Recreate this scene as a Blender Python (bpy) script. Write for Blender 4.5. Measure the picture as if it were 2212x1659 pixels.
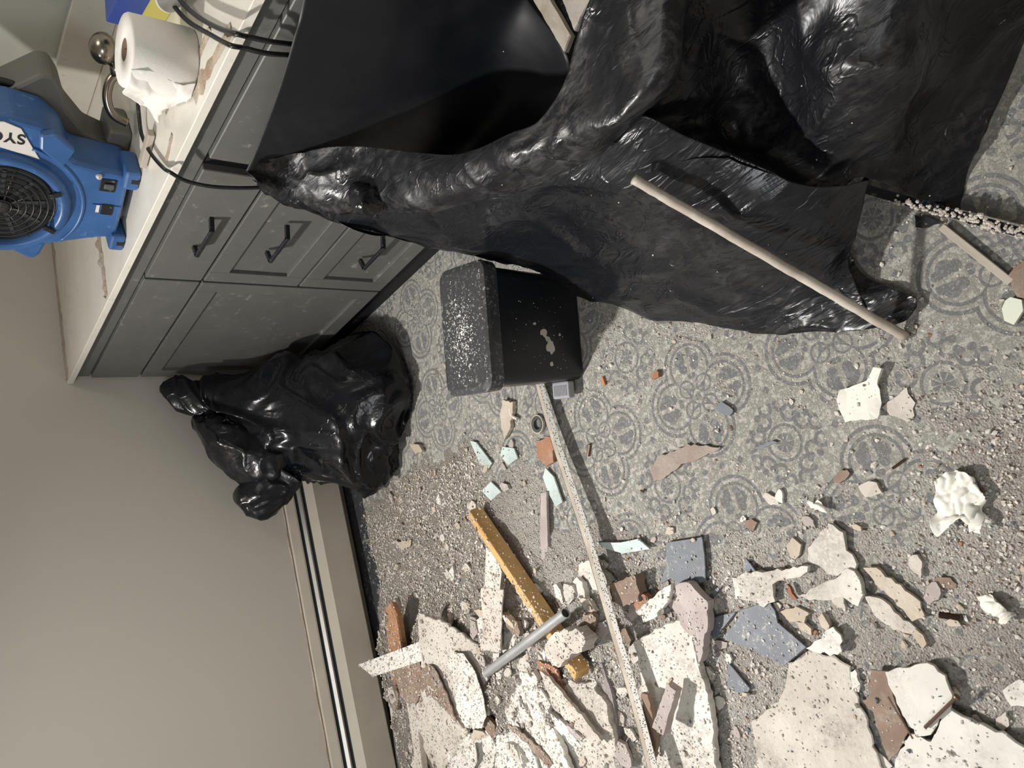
import bpy, bmesh, math, random
import numpy as np
from mathutils import Vector, Matrix, noise
sc = bpy.context.scene
for o in list(bpy.data.objects): bpy.data.objects.remove(o)
COL = sc.collection
R = random.Random(7)

# ------------------------------------------------------------------ camera
CP = np.array([-1.0333, -2.6177, 1.374]); YAW, PIT, ROL, FPX = 0.3556, 0.6952, 0.0331, 1686.88
ca, sa, cp_, sp_ = math.cos(YAW), math.sin(YAW), math.cos(PIT), math.sin(PIT)
FW = np.array([sa*cp_, ca*cp_, -sp_]); RT = np.array([ca, -sa, 0.0]); DN = np.cross(FW, RT)
cr, sr = math.cos(ROL), math.sin(ROL)
RT, DN = cr*RT + sr*DN, -sr*RT + cr*DN          # the phone was held sideways: photo x runs down the room, photo y runs leftwards
cam = bpy.data.cameras.new('camera'); cam.sensor_width = 36; cam.sensor_fit = 'HORIZONTAL'; cam.lens = 36*FPX/2212
cam.clip_start = .02
co = bpy.data.objects.new('camera', cam); COL.objects.link(co); sc.camera = co
M = Matrix(((DN[0], RT[0], -FW[0], CP[0]), (DN[1], RT[1], -FW[1], CP[1]), (DN[2], RT[2], -FW[2], CP[2]), (0, 0, 0, 1)))
co.matrix_world = M

# ------------------------------------------------------------------ world, lights, exposure
w = bpy.data.worlds.new('world'); sc.world = w; w.use_nodes = True
w.node_tree.nodes['Background'].inputs[0].default_value = (.85, .9, 1, 1)
w.node_tree.nodes['Background'].inputs[1].default_value = .3
sc.view_settings.view_transform = 'Standard'; sc.view_settings.look = 'None'; sc.view_settings.gamma = 1
sc.view_settings.use_curve_mapping = False; sc.view_settings.exposure = 0.0

def lamp(name, loc, target, size, power, color, shape='DISK'):
    l = bpy.data.lights.new(name, 'AREA'); l.shape = shape; l.size = size; l.energy = power; l.color = color
    o = bpy.data.objects.new(name, l); COL.objects.link(o); o.location = loc
    o.rotation_euler = (Vector(target)-Vector(loc)).to_track_quat('-Z', 'Y').to_euler(); return o
kl = lamp('ceiling_lamp_light', (-1.26, -.34, 2.12), (-.93, -1.95, 0), .13, 34, (1, .965, .915)); kl.data.spread = math.radians(118)
lamp('vanity_lamp_light', (.42, -1.75, 2.0), (-.3, -1.2, .4), .3, 3.2, (1, .92, .82))
lamp('room_bounce_light', (-2.25, -2.3, 2.30), (-1.25, -.3, .5), 1.0, 24, (.94, .965, 1))  # added fill that lifts the back wall and floor; no lamp stands there

# ------------------------------------------------------------------ pixel of the photograph -> point in the room
def ray(x, y):
    return (1659-y-829.5)/FPX*RT + (x-1106)/FPX*DN + FW
def at(x, y, z=0.0):
    d = ray(x, y); return Vector(CP + d*((z-CP[2])/d[2]))
def atx(x, y, X):
    d = ray(x, y); return Vector(CP + d*((X-CP[0])/d[0]))
def aty(x, y, Y):
    d = ray(x, y); return Vector(CP + d*((Y-CP[1])/d[1]))

# ------------------------------------------------------------------ materials
class NT:
    def __init__(s, name, rough=.6, metal=0.0, spec=.5):
        s.m = bpy.data.materials.new(name); s.m.use_nodes = True; s.t = s.m.node_tree; s.N = s.t.nodes; s.L = s.t.links
        s.b = s.N['Principled BSDF']; s.b.inputs['Roughness'].default_value = rough; s.b.inputs['Metallic'].default_value = metal
        s.b.inputs['Specular IOR Level'].default_value = spec
    def nd(s, typ, **kw):
        n = s.N.new(typ)
        for k, v in kw.items(): setattr(n, k, v)
        return n
    def pset(s, sock, v):
        if isinstance(v, bpy.types.NodeSocket): s.L.new(v, sock)
        elif isinstance(v, (tuple, list)) and len(v) == 3 and sock.type == 'RGBA': sock.default_value = (*v, 1)
        else: sock.default_value = v
    def math(s, op, a, b=None, c=None, clamp=False):
        n = s.nd('ShaderNodeMath', operation=op, use_clamp=clamp); s.pset(n.inputs[0], a)
        if b is not None: s.pset(n.inputs[1], b)
        if c is not None: s.pset(n.inputs[2], c)
        return n.outputs[0]
    def pos(s, obj=False, scale=1.0):
        n = s.nd('ShaderNodeTexCoord').outputs['Object'] if obj else s.nd('ShaderNodeNewGeometry').outputs['Position']
        if scale != 1.0:
            v = s.nd('ShaderNodeVectorMath', operation='MULTIPLY'); s.L.new(n, v.inputs[0])
            v.inputs[1].default_value = (scale,)*3 if isinstance(scale, (int, float)) else scale; n = v.outputs[0]
        return n
    def noise(s, vec, scale, detail=4, rough=.55, w=0, dist=0):
        n = s.nd('ShaderNodeTexNoise'); n.noise_dimensions = '4D'; s.L.new(vec, n.inputs['Vector']); n.inputs['W'].default_value = w
        n.inputs['Scale'].default_value = scale; n.inputs['Detail'].default_value = detail; n.inputs['Roughness'].default_value = rough
        n.inputs['Distortion'].default_value = dist
        return n.outputs['Fac']
    def voro(s, vec, scale, feature='F1', out='Distance'):
        n = s.nd('ShaderNodeTexVoronoi', feature=feature); s.L.new(vec, n.inputs['Vector']); n.inputs['Scale'].default_value = scale
        return n.outputs[out]
    def ramp(s, v, a, b):
        n = s.nd('ShaderNodeMapRange'); n.interpolation_type = 'SMOOTHSTEP'; s.pset(n.inputs[0], v)
        n.inputs[1].default_value = a; n.inputs[2].default_value = b; return n.outputs[0]
    def mix(s, f, a, b):
        n = s.nd('ShaderNodeMix', data_type='RGBA'); s.pset(n.inputs[0], f); s.pset(n.inputs[6], a); s.pset(n.inputs[7], b); return n.outputs[2]
    def color(s, c): s.pset(s.b.inputs['Base Color'], c)
    def rough(s, r): s.pset(s.b.inputs['Roughness'], r)
    def bump(s, h, strength=.5, dist=.002):
        n = s.nd('ShaderNodeBump'); s.L.new(h, n.inputs['Height']); n.inputs['Strength'].default_value = strength; n.inputs['Distance'].default_value = dist
        s.L.new(n.outputs[0], s.b.inputs['Normal'])
def simple(name, col, rough=.5, metal=0.0, spec=.5, var=.0, bscale=0, bstr=.3, bdist=.001, dust=0.0, dustcol=(.62, .58, .52), dscale=60, obj=True):
    m = NT(name, rough, metal, spec); p = m.pos(obj)
    c = tuple(col)
    if var:
        n = m.noise(p, 9, 4); c = m.mix(m.ramp(n, .3, .7), tuple(x*(1-var) for x in col), tuple(min(1, x*(1+var)) for x in col))
    if dust:
        f = m.math('MULTIPLY', m.ramp(m.noise(p, dscale, 8, .75, w=3), .62-dust*.22, .74-dust*.22), m.ramp(m.noise(p, 7, 4, .6, w=5), .35, .65))
        c = m.mix(f, c, dustcol); m.rough(m.math('MULTIPLY_ADD', f, .8-rough, rough))
    m.color(c if not isinstance(c, tuple) else (*c, 1))
    if bscale: m.bump(m.noise(p, bscale, 6, .6), bstr, bdist)
    return m.m

def mat_wall(name, col):
    m = NT(name, .62); p = m.pos()
    sm = m.ramp(m.noise(p, 5, 5, .6, w=2, dist=1.2), .62, .8)
    c = m.mix(m.math('MULTIPLY', sm, .22), col, tuple(x*.72 for x in col))
    sp = m.ramp(m.noise(p, 40, 2, .5, w=9), .80, .84); c = m.mix(m.math('MULTIPLY', sp, .5), c, (.2, .16, .12))
    m.color(c); m.bump(m.noise(p, 160, 4, .6), .22, .0008); return m.m

def mat_tile():
    m = NT('patterned_cement_tile', .5); p = m.pos()
    sx = m.nd('ShaderNodeSeparateXYZ'); m.L.new(p, sx.inputs[0]); S = .3115
    def fold(o, off):
        v = m.math('DIVIDE', m.math('SUBTRACT', o, off), S); v = m.math('SUBTRACT', v, m.math('ROUND', v)); return m.math('ABSOLUTE', v)
    X = fold(sx.outputs[0], -.7125); Y = fold(sx.outputs[1], -1.6415)
    a = m.math('MAXIMUM', X, Y); b = m.math('MINIMUM', X, Y)
    def d(cx, cy, ax=a, bx=b, ky=1.0):
        u = m.math('SUBTRACT', ax, cx); v = m.math('MULTIPLY', m.math('SUBTRACT', bx, cy), ky)
        return m.math('SQRT', m.math('ADD', m.math('MULTIPLY', u, u), m.math('MULTIPLY', v, v)))
    def ring(dist, r, w): return m.math('LESS_THAN', m.math('ABSOLUTE', m.math('SUBTRACT', dist, r)), w)
    def lt(dist, r): return m.math('LESS_THAN', dist, r)
    def OR(*v):
        x = v[0]
        for y in v[1:]: x = m.math('MAXIMUM', x, y)
        return x
    def AND(x, y): return m.math('MULTIPLY', x, y)
    D1 = d(.215, 0)
    pat = OR(ring(D1, .205, .0115), ring(D1, .158, .010))
    # leaves inside the lobes, lobed like a trefoil
    pat = OR(pat, AND(lt(d(.27, .062), .046), m.math('GREATER_THAN', b, .018)), lt(d(.215, .05), .034), AND(lt(d(.318, .035), .032), m.math('GREATER_THAN', b, .014)))
    # inner small ovals round the medallion centre
    pat = OR(pat, ring(d(.075, .075), .058, .0075), lt(d(.155, .012), .02))
    # rosette
    D2 = d(.5, .5)
    pat = OR(pat, ring(D2, .112, .0095))
    ang = m.math('ARCTAN2', m.math('SUBTRACT', Y, .5), m.math('SUBTRACT', X, .5))
    pet = m.math('GREATER_THAN', m.math('ABSOLUTE', m.math('SINE', m.math('MULTIPLY', ang, 4))), .32)
    pat = OR(pat, AND(lt(D2, .062), pet))
    # scrolls between rosette and lobes
    s1 = d(.405, .335); s2 = d(.445, .262)
    pat = OR(pat, AND(ring(s1, .047, .0125), m.math('GREATER_THAN', a, .375)), AND(ring(s2, .04, .012), m.math('GREATER_THAN', b, .235)), lt(d(.372, .30), .023), lt(d(.372, .355), .02))
    pat = OR(pat, lt(m.math('ADD', m.math('SUBTRACT', .5, a), m.math('ABSOLUTE', m.math('SUBTRACT', b, .15))), .028), lt(m.math('ADD', m.math('SUBTRACT', .5, a), b), .03))
    worn = m.ramp(m.noise(p, 120, 5, .7), .30, .42)
    patw = m.math('MULTIPLY', pat, worn)
    base = m.mix(m.ramp(m.noise(p, 3, 3), .35, .65), (.60, .575, .52), (.655, .63, .58))
    c = m.mix(m.math('MULTIPLY', patw, .88), base, (.275, .28, .295))
    seam = OR(lt(X, .0022), lt(Y, .0022)); c = m.mix(m.math('MULTIPLY', seam, .7), c, (.66, .62, .55))
    # plaster dust: fine film, denser drifts
    f1 = m.ramp(m.noise(p, 2.6, 5, .6, w=4), .40, .66); f2 = m.ramp(m.noise(p, 75, 8, .8, w=1), .46, .60)
    dust = m.math('MULTIPLY', m.math('MULTIPLY_ADD', f1, .55, .47), f2)
    c = m.mix(m.math('MULTIPLY', dust, .85), c, m.mix(m.noise(p, 30, 3, w=8), (.58, .535, .48), (.74, .71, .66)))
    br = m.ramp(m.noise(p, 9, 5, .6, w=12), .60, .72); c = m.mix(m.math('MULTIPLY', br, .22), c, (.26, .18, .13))
    m.color(c); m.rough(m.math('MULTIPLY_ADD', dust, .35, .42))
    m.bump(m.math('MULTIPLY_ADD', f2, .6, m.noise(p, 380, 6, .85)), 1.0, .003); return m.m

def mat_plastic(name, haze=.5, sc_=1.0, base=(.006, .0065, .009), rough=.27, stretch=(1, 1, 1), rot=0.0, bump=.35, hazecol=(.085, .080, .076), lo=.50):
    m = NT(name, rough, 0, .42); p = m.pos()
    st = m.nd('ShaderNodeMapping'); m.L.new(p, st.inputs[0]); st.inputs['Rotation'].default_value = (0, 0, rot); st.inputs['Scale'].default_value = stretch; q = st.outputs[0]
    h1 = m.ramp(m.noise(p, 3.2*sc_, 5, .6, w=2, dist=.8), lo-.06, lo+.16)
    h2 = m.ramp(m.noise(q, 20*sc_, 8, .75, w=7, dist=.6), .40, .74)
    f = m.math('MULTIPLY', m.math('MULTIPLY', h1, h2), haze)
    sp = m.math('MULTIPLY', m.ramp(m.noise(p, 300, 3, .6, w=4), .74, .77), m.ramp(m.noise(p, 7, 4, w=1), .54, .64))
    c = m.mix(f, base, hazecol); c = m.mix(m.math('MULTIPLY', sp, .8*min(1, haze*1.6)), c, (.60, .57, .52))
    m.color(c); m.rough(m.math('MULTIPLY_ADD', f, .35, m.math('MULTIPLY_ADD', m.ramp(m.noise(p, 6, 3, w=21), .35, .65), .14, rough)))
    rid = m.math('SUBTRACT', 1, m.ramp(m.math('ABSOLUTE', m.math('SUBTRACT', m.noise(q, 7*sc_, 3, .5, w=31, dist=1.2), .5)), 0, .035))
    hh = m.math('MULTIPLY_ADD', rid, .16, m.noise(q, 9*sc_, 4, .55, dist=1.0)); m.bump(hh, bump, .012); return m.m

def mat_plaster(name, a, b, speck=.5, bs=70, bump=.6):
    m = NT(name, .8); p = m.pos()
    c = m.mix(m.ramp(m.noise(p, 8, 6, .65), .35, .68), a, b)
    if speck:
        dg = m.math('MULTIPLY', m.ramp(m.noise(p, 7, 6, .7, w=25, dist=.6), .47, .60), m.ramp(m.noise(p, 120, 6, .8, w=26), .40, .56)); c = m.mix(m.math('MULTIPLY', dg, min(1, .95*speck)), c, (.385, .35, .315))
        s = m.math('MULTIPLY', m.ramp(m.noise(p, 150, 4, .6, w=5), .655, .69), m.ramp(m.noise(p, 14, 4, w=2), .36, .60)); c = m.mix(m.math('MULTIPLY', s, speck), c, (.25, .2, .165))
    m.color(c); m.bump(m.noise(p, bs, 7, .68), bump, .004); return m.m

def mat_wood(name, a, b, scale=(1, 1, 1), rough=.6, dust=.35):
    m = NT(name, rough); p = m.pos(True)
    mp = m.nd('ShaderNodeMapping'); m.L.new(p, mp.inputs[0]); mp.inputs['Scale'].default_value = scale
    g = m.noise(mp.outputs[0], 14, 6, .6, dist=.6)
    c = m.mix(m.ramp(g, .35, .65), a, b)
    s = m.math('MULTIPLY', m.ramp(m.noise(p, 60, 6, .7, w=5), .60, .66), dust*2); c = m.mix(s, c, (.62, .58, .52))
    m.color(c); m.bump(g, .25, .0015); return m.m

BLACKFILM = mat_plastic('dusty_black_plastic_film', .75, 1, stretch=(2.2, .9, 2), rot=.6, bump=.40, rough=.24)
CUFFFILM = mat_plastic('dusty_rim_plastic_film', .75, 1.3, stretch=(2.2, .8, 1.6), rot=.3, bump=.30, rough=.27, hazecol=(.14, .135, .135), lo=.44)
DARKFILM = mat_plastic('smooth_black_plastic_film', .10, .5, base=(.003, .0038, .0065), rough=.42, bump=.06)
SHINYFILM = mat_plastic('glossy_black_plastic_film', .6, .9, base=(.008, .009, .012), rough=.20, stretch=(3.2, .75, 2.2), rot=-.15, bump=.42)
BAGFILM = mat_plastic('black_bin_bag_film', .32, 1.0, base=(.0035, .0045, .007), rough=.15, bump=.28)
TILE = mat_tile()
WALL = mat_wall('beige_wall_paint', (.57, .535, .478))
WALL2 = mat_wall('pale_green_grey_wall_paint', (.60, .61, .55))
WHITE = simple('white_ceiling_paint', (.8, .79, .76), .7)
GREYCAB = simple('grey_cabinet_paint', (.118, .118, .110), .42, var=.05, bscale=400, bstr=.08, dust=.30, dscale=34, dustcol=(.30, .29, .27))
CABDARK = simple('black_toe_kick_and_gap_shade', (.008, .009, .011), .6)
QUARTZ = simple('white_stone_counter', (.72, .69, .62), .3, var=.05, dust=.35, dustcol=(.60, .52, .43), dscale=50)
BLACKMETAL = simple('black_painted_metal', (.014, .015, .019), .35, dust=.25, dscale=120)
BLACKRUB = simple('black_rubber', (.012, .012, .013), .33, dust=.1)
CREAM = simple('cream_heater_enamel', (.50, .455, .385), .42, var=.05, dust=.15, dustcol=(.4, .33, .25))
SLOT = simple('dark_heater_slot', (.012, .018, .020), .7)
FINMETAL = simple('brushed_aluminium', (.62, .61, .60), .36, metal=.85, var=.08, dust=.25)
TUBEMETAL = simple('scratched_aluminium_tube', (.60, .61, .62), .38, metal=.7, var=.10, dust=.30)
CHROME = simple('brushed_bronze_nickel', (.30, .265, .22), .24, metal=1)
BLUE = simple('blue_moulded_plastic', (.036, .108, .285), .36, var=.16, bscale=250, bstr=.1, dust=.30, dustcol=(.15, .30, .50), dscale=30)
DGREY = simple('grey_moulded_plastic', (.15, .145, .13), .5, var=.05)
LABELW = simple('white_label', (.72, .68, .64), .5)
INK = simple('black_ink', (.01, .01, .012), .5)
BINBLK = simple('black_bin_plastic', (.006, .008, .011), .36, dust=.06, dscale=90)
PAPER = mat_plaster('white_tissue_paper', (.74, .72, .68), (.80, .78, .74), 0, 40, .25)
CREASED = mat_plaster('creased_painted_paper', (.72, .70, .63), (.78, .77, .71), .15, 30, .25)
PLASTER = mat_plaster('dirty_white_plaster', (.58, .545, .495), (.72, .70, .65), .8, 60, .8)
DRYWALL = mat_plaster('painted_drywall_face', (.64, .62, .57), (.71, .70, .66), .6, 25, .25)
DRYGREY = mat_plaster('grey_beige_drywall_paper', (.50, .455, .405), (.60, .56, .50), .6, 30, .35)
GYPSUM = mat_plaster('crumbling_gypsum', (.55, .50, .44), (.70, .66, .60), .9, 90, 1.0)
BROWNP = mat_plaster('brown_backing_paper', (.20, .135, .10), (.28, .20, .15), .5, 60, .4)
PINKP = mat_plaster('pinkish_grey_plaster', (.37, .31, .30), (.50, .44, .42), .7, 60, .7)
DARKP = mat_plaster('dark_grey_plank', (.17, .15, .15), (.25, .22, .22), .6, 60, .5)
TERRA = mat_plaster('terracotta_fragment', (.30, .13, .07), (.38, .19, .11), .5, 60, .5)
CORK = mat_plaster('cork_filler', (.46, .38, .29), (.58, .51, .42), .5, 60, .6)
STUD = mat_wood('yellow_pine_wood', (.52, .29, .10), (.66, .41, .17), (1, 1, .18), .55, .25)
OAK = mat_wood('orange_brown_wood', (.33, .15, .07), (.43, .22, .11), (1, 1, .2), .55, .2)
GREYWOOD = mat_wood('pale_dusty_wood', (.34, .29, .24), (.46, .41, .35), (1, 1, .2), .7, .5)
MIRROR = simple('dusty_grey_mirror_back', (.135, .148, .175), .58, metal=.0, var=.12, dust=.45, dustcol=(.50, .49, .47), dscale=90, obj=False)
GLASSEDGE = simple('pale_green_glass', (.50, .60, .58), .15, var=.15, dust=.6, dscale=70)
SCREWM = simple('rusty_steel_screw', (.16, .11, .08), .5, metal=.6)
GREYPAD = simple('grey_pedal_plastic', (.30, .30, .33), .5, var=.05)
YEL = simple('yellow_box_print', (.50, .44, .10), .45)
BOXBLUE = simple('blue_box_print', (.03, .06, .26), .4)
BOXRED = simple('red_box_print', (.34, .10, .05), .45)
CAULK = mat_plaster('dirty_caulk', (.36, .27, .19), (.58, .50, .41), 1.0, 90, 1.0)
HEAP = None
def mat_heap():
    m = NT('mixed_plaster_rubble', .85); p = m.pos()
    v = m.voro(p, 230, 'F1', 'Color'); s = m.nd('ShaderNodeSeparateColor'); m.L.new(v, s.inputs[0])
    c = m.mix(s.outputs[0], (.58, .535, .485), (.82, .79, .74))
    c = m.mix(m.math('GREATER_THAN', s.outputs[1], .965), c, (.26, .18, .14)); c = m.mix(m.ramp(m.noise(p, 5, 4), .48, .62), c, m.mix(.45, c, (.44, .38, .35)))
    sy = m.nd('ShaderNodeSeparateXYZ'); m.L.new(p, sy.inputs[0]); heater_side_tint = m.math('MULTIPLY', m.ramp(m.math('ADD', sy.outputs[1], m.math('MULTIPLY', m.noise(p, 4, 4), .5)), -.95, -.45), .55); c = m.mix(heater_side_tint, c, (.27, .225, .18))  # browner and darker towards the heater wall
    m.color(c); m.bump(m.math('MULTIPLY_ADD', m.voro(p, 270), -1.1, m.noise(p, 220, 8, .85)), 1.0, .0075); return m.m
HEAP = mat_heap()

# ------------------------------------------------------------------ object helpers
def link(name, me, mat, parent=None, label=None, cat=None, group=None, kind=None, smooth=False):
    o = bpy.data.objects.new(name, me); COL.objects.link(o)
    if mat and not me.materials: me.materials.append(mat)
    if smooth:
        for f in me.polygons: f.use_smooth = True
    if parent: o.parent = parent
    tag(o, label, cat, group, kind); return o
def tag(o, label=None, cat=None, group=None, kind=None):
    if label: o['label'] = label
    if cat: o['category'] = cat
    if group: o['group'] = group
    if kind: o['kind'] = kind
    return o
def thing(name, label, cat, loc=(0, 0, 0), rz=0, group=None):
    o = bpy.data.objects.new(name, None); COL.objects.link(o); o.location = loc; o.rotation_euler = (0, 0, rz)
    return tag(o, label, cat, group)
def mesh(bm, name='m'):
    bmesh.ops.recalc_face_normals(bm, faces=bm.faces); me = bpy.data.meshes.new(name); bm.to_mesh(me); bm.free(); return me
def obj(name, bm, mat, parent=None, smooth=False, **kw): return link(name, mesh(bm, name), mat, parent, smooth=smooth, **kw)
def box(bm, lo, hi, mtx=None):
    lo, hi = [min(a, b) for a, b in zip(lo, hi)], [max(a, b) for a, b in zip(lo, hi)]
    vs = [bm.verts.new((x, y, z)) for z in (lo[2], hi[2]) for y in (lo[1], hi[1]) for x in (lo[0], hi[0])]
    for f in ((0, 2, 3, 1), (4, 5, 7, 6), (0, 1, 5, 4), (2, 6, 7, 3), (0, 4, 6, 2), (1, 3, 7, 5)): bm.faces.new([vs[i] for i in f])
    if mtx: bmesh.ops.transform(bm, matrix=mtx, verts=vs)
    return vs
def bxm(lo, hi, bev=0, seg=2, mtx=None):
    bm = bmesh.new(); box(bm, lo, hi)
    if bev: bmesh.ops.bevel(bm, geom=list(bm.edges), offset=bev, segments=seg, affect='EDGES', profile=.5)
    if mtx: bmesh.ops.transform(bm, matrix=mtx, verts=bm.verts)
    return bm
def merge(bm, src):
    me = bpy.data.meshes.new('t'); src.to_mesh(me); bm.from_mesh(me); src.free(); bpy.data.meshes.remove(me); return bm
def prism(poly, depth, axis='z', bev=0, seg=1):
    bm = bmesh.new(); vs = [bm.verts.new((p[0], p[1], 0)) for p in poly]; f = bm.faces.new(vs)
    r = bmesh.ops.extrude_face_region(bm, geom=[f]); bmesh.ops.translate(bm, vec=(0, 0, depth), verts=[v for v in r['geom'] if isinstance(v, bmesh.types.BMVert)])
    if bev: bmesh.ops.bevel(bm, geom=list(bm.edges), offset=bev, segments=seg, affect='EDGES', profile=.5)
    return bm
def tube(bm, pts, rad, n=10, cap=True, rads=None):
    pts = [Vector(p) for p in pts]; rings = []
    up = Vector((0, 0, 1))
    for i, p in enumerate(pts):
        t = (pts[min(i+1, len(pts)-1)]-pts[max(i-1, 0)]).normalized()
        if abs(t.dot(up)) > .98: up = Vector((1, 0, 0))
        a = t.cross(up).normalized(); b = t.cross(a); up = -b
        up = b if b.dot(up) > 0 else b*-1
        r = rads[i] if rads else rad
        rings.append([bm.verts.new(p+a*math.cos(2*math.pi*k/n)*r+a.cross(t)*math.sin(2*math.pi*k/n)*r) for k in range(n)])
    for i in range(len(rings)-1):
        for k in range(n): bm.faces.new((rings[i][k], rings[i][(k+1) % n], rings[i+1][(k+1) % n], rings[i+1][k]))
    if cap: bm.faces.new(rings[0][::-1]); bm.faces.new(rings[-1])
def lathe(bm, prof, n=32, mtx=None):
    rings = [[bm.verts.new((r*math.cos(2*math.pi*k/n), r*math.sin(2*math.pi*k/n), z)) for k in range(n)] for r, z in prof]
    for i in range(len(rings)-1):
        for k in range(n): bm.faces.new((rings[i][k], rings[i][(k+1) % n], rings[i+1][(k+1) % n], rings[i+1][k]))
    if mtx: bmesh.ops.transform(bm, matrix=mtx, verts=[v for r in rings for v in r])
def catmull(P, t):
    n = len(P)-1; i = min(int(t), n-1); f = t-i
    p0, p1, p2, p3 = P[max(i-1, 0)], P[i], P[i+1], P[min(i+2, n)]
    return .5*((2*p1)+(-p0+p2)*f+(2*p0-5*p1+4*p2-p3)*f*f+(-p0+3*p1-3*p2+p3)*f**3)
def smoothpath(pts, k=8):
    P = [Vector(p) for p in pts]; return [catmull(P, i/k) for i in range((len(P)-1)*k+1)]
def crease(p, f, seed):
    q = Vector(p)*f+Vector((seed*7.1, seed*3.3, seed*1.7)); a = noise.noise(q); return 1-min(1, abs(a)*3.2)
def facet(p, f, seed):
    d, _ = noise.voronoi(Vector(p)*f+Vector((seed*5.1, seed*2.3, seed)), distance_metric='DISTANCE'); return d[0]
def lim(p):
    if p.z < .84: p.x = min(p.x, -.004) if p.z > .10 else min(p.x, .03)
    if p.z < .24: p.y = min(p.y, -.078)
    p.y = min(p.y, -.004); return p
def film(name, rows, mat, parent, k=14, amp=.006, freq=9, seed=1, thick=.0008, aniso=(1, 1, 1), clampto=True, fac=.6, label=None, edge=1.0, **kw):
    """a sheet of plastic film through a net of points (rows of equal length)"""
    nr, nc = len(rows), len(rows[0]); A = [[Vector(p) for p in r] for r in rows]
    NU, NV = (nr-1)*k+1, (nc-1)*k+1
    cols = [[catmull(r, j/k) for j in range(NV)] for r in A]
    G = [[catmull([cols[i][j] for i in range(nr)], u/k) for j in range(NV)] for u in range(NU)]
    bm = bmesh.new(); V = []
    for u in range(NU):
        row = []
        for j in range(NV):
            du = G[min(u+1, NU-1)][j]-G[max(u-1, 0)][j]; dv = G[u][min(j+1, NV-1)]-G[u][max(j-1, 0)]
            n = du.cross(dv)
            n = n.normalized() if n.length > 1e-9 else Vector((0, 0, 1))
            p = G[u][j]; q = Vector((p.x*aniso[0], p.y*aniso[1], p.z*aniso[2]))
            warp = noise.noise_vector(q*4)*.08
            e = edge + (1-edge)*min(1, min(u, NU-1-u)/k*1.5)
            d = amp*e*(noise.noise((q+warp)*freq*.45+Vector((seed, 0, 0)))*2.0+crease(q+warp, freq*.6, seed)**2*.9+fac*crease(q+warp, freq*1.7, seed+3)**2*.45-.5)
            row.append(bm.verts.new(lim(p+n*d) if clampto else p+n*d))
        V.append(row)
    for u in range(NU-1):
        for j in range(NV-1): bm.faces.new((V[u][j], V[u+1][j], V[u+1][j+1], V[u][j+1]))
    me = bpy.data.meshes.new(name); bm.to_mesh(me); bm.free()
    o = link(name, me, mat, parent, smooth=True, label=label, **kw)
    if thick: s = o.modifiers.new('thickness', 'SOLIDIFY'); s.thickness = thick; s.offset = 0
    return o
def jag(pts, amp, step, rnd):
    out = []
    n = len(pts)
    for i in range(n):
        a, b = Vector(pts[i]), Vector(pts[(i+1) % n]); L = (b-a).length; k = max(1, int(L/step))
        for j in range(k):
            p = a.lerp(b, j/k)
            if amp: p += Vector((rnd.uniform(-1, 1), rnd.uniform(-1, 1), 0))*amp*(.5 if j == 0 else 1)
            out.append(p)
    return out
def slab(name, px, t, mat, label, cat, z=.0, amp=.0036, step=.009, parent=None, group=None, warp=.0):
    """a broken flat piece: outline in the photo at its own height, real thickness, ragged edge"""
    rnd = random.Random(hash((round(px[0][0]), round(px[0][1])))%9999)
    P = [at(p[0], p[1], z+t) for p in px]
    if z > .04 and t < .03:
        mid = sum(P, Vector())/len(P); tx_, ty_ = rnd.uniform(-.13, .13), rnd.uniform(-.13, .13); tx_ += math.copysign(.04, tx_)
        P = [at(p[0], p[1], z+t+(q.x-mid.x)*tx_+(q.y-mid.y)*ty_) for p, q in zip(px, P)]
    P = jag(P, amp, step, rnd); n = len(P)
    c = sum(P, Vector())/n; bm = bmesh.new()
    # outer loop, inner loops towards the centre so the top can be uneven
    def loop(f, dz):
        L = []
        for p in P:
            q = c.lerp(p, f); q.z += dz+(noise.noise(q*22+Vector((0, 0, 3)))*warp if warp else 0)
            L.append(bm.verts.new(q))
        return L
    loops = [[bm.verts.new((c.lerp(p, .985))-Vector((0, 0, t))) for p in P], loop(1, -t*.25), loop(.985, 0), loop(.66, 0), loop(.33, 0)]
    bm.faces.new(loops[0][::-1])
    for a, b in zip(loops, loops[1:]):
        for i in range(n): bm.faces.new((a[i], a[(i+1) % n], b[(i+1) % n], b[i]))
    top = bm.verts.new(c+Vector((0, 0, noise.noise(c*22+Vector((0, 0, 3)))*warp)))
    for i in range(n): bm.faces.new((loops[-1][i], loops[-1][(i+1) % n], top))
    off = Vector((c.x, c.y, 0)) if not parent else Vector((0, 0, 0))
    if off.length: bmesh.ops.translate(bm, vec=-off, verts=bm.verts)
    o = obj(name, bm, mat, parent, label=label, cat=cat, group=group); o.location = off; return o
def bar(name, a, b, wdt, hgt, mat, label=None, cat=None, parent=None, bev=.002, roll=0.0, cuts=None):
    """a straight timber between two points (centre line), axis along local Z so the grain runs along it"""
    a, b = Vector(a), Vector(b); L = (b-a).length; zax = (b-a).normalized(); x = zax.cross(Vector((0, 0, 1))).normalized(); y = zax.cross(x)
    bm = bxm((-wdt/2, -hgt/2, 0), (wdt/2, hgt/2, L), bev)
    o = obj(name, bm, mat, parent, label=label, cat=cat)
    m = Matrix(((x.x, y.x, zax.x, a.x), (x.y, y.y, zax.y, a.y), (x.z, y.z, zax.z, a.z), (0, 0, 0, 1))) @ Matrix.Rotation(roll, 4, 'Z')
    o.matrix_world = m; return o

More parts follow.
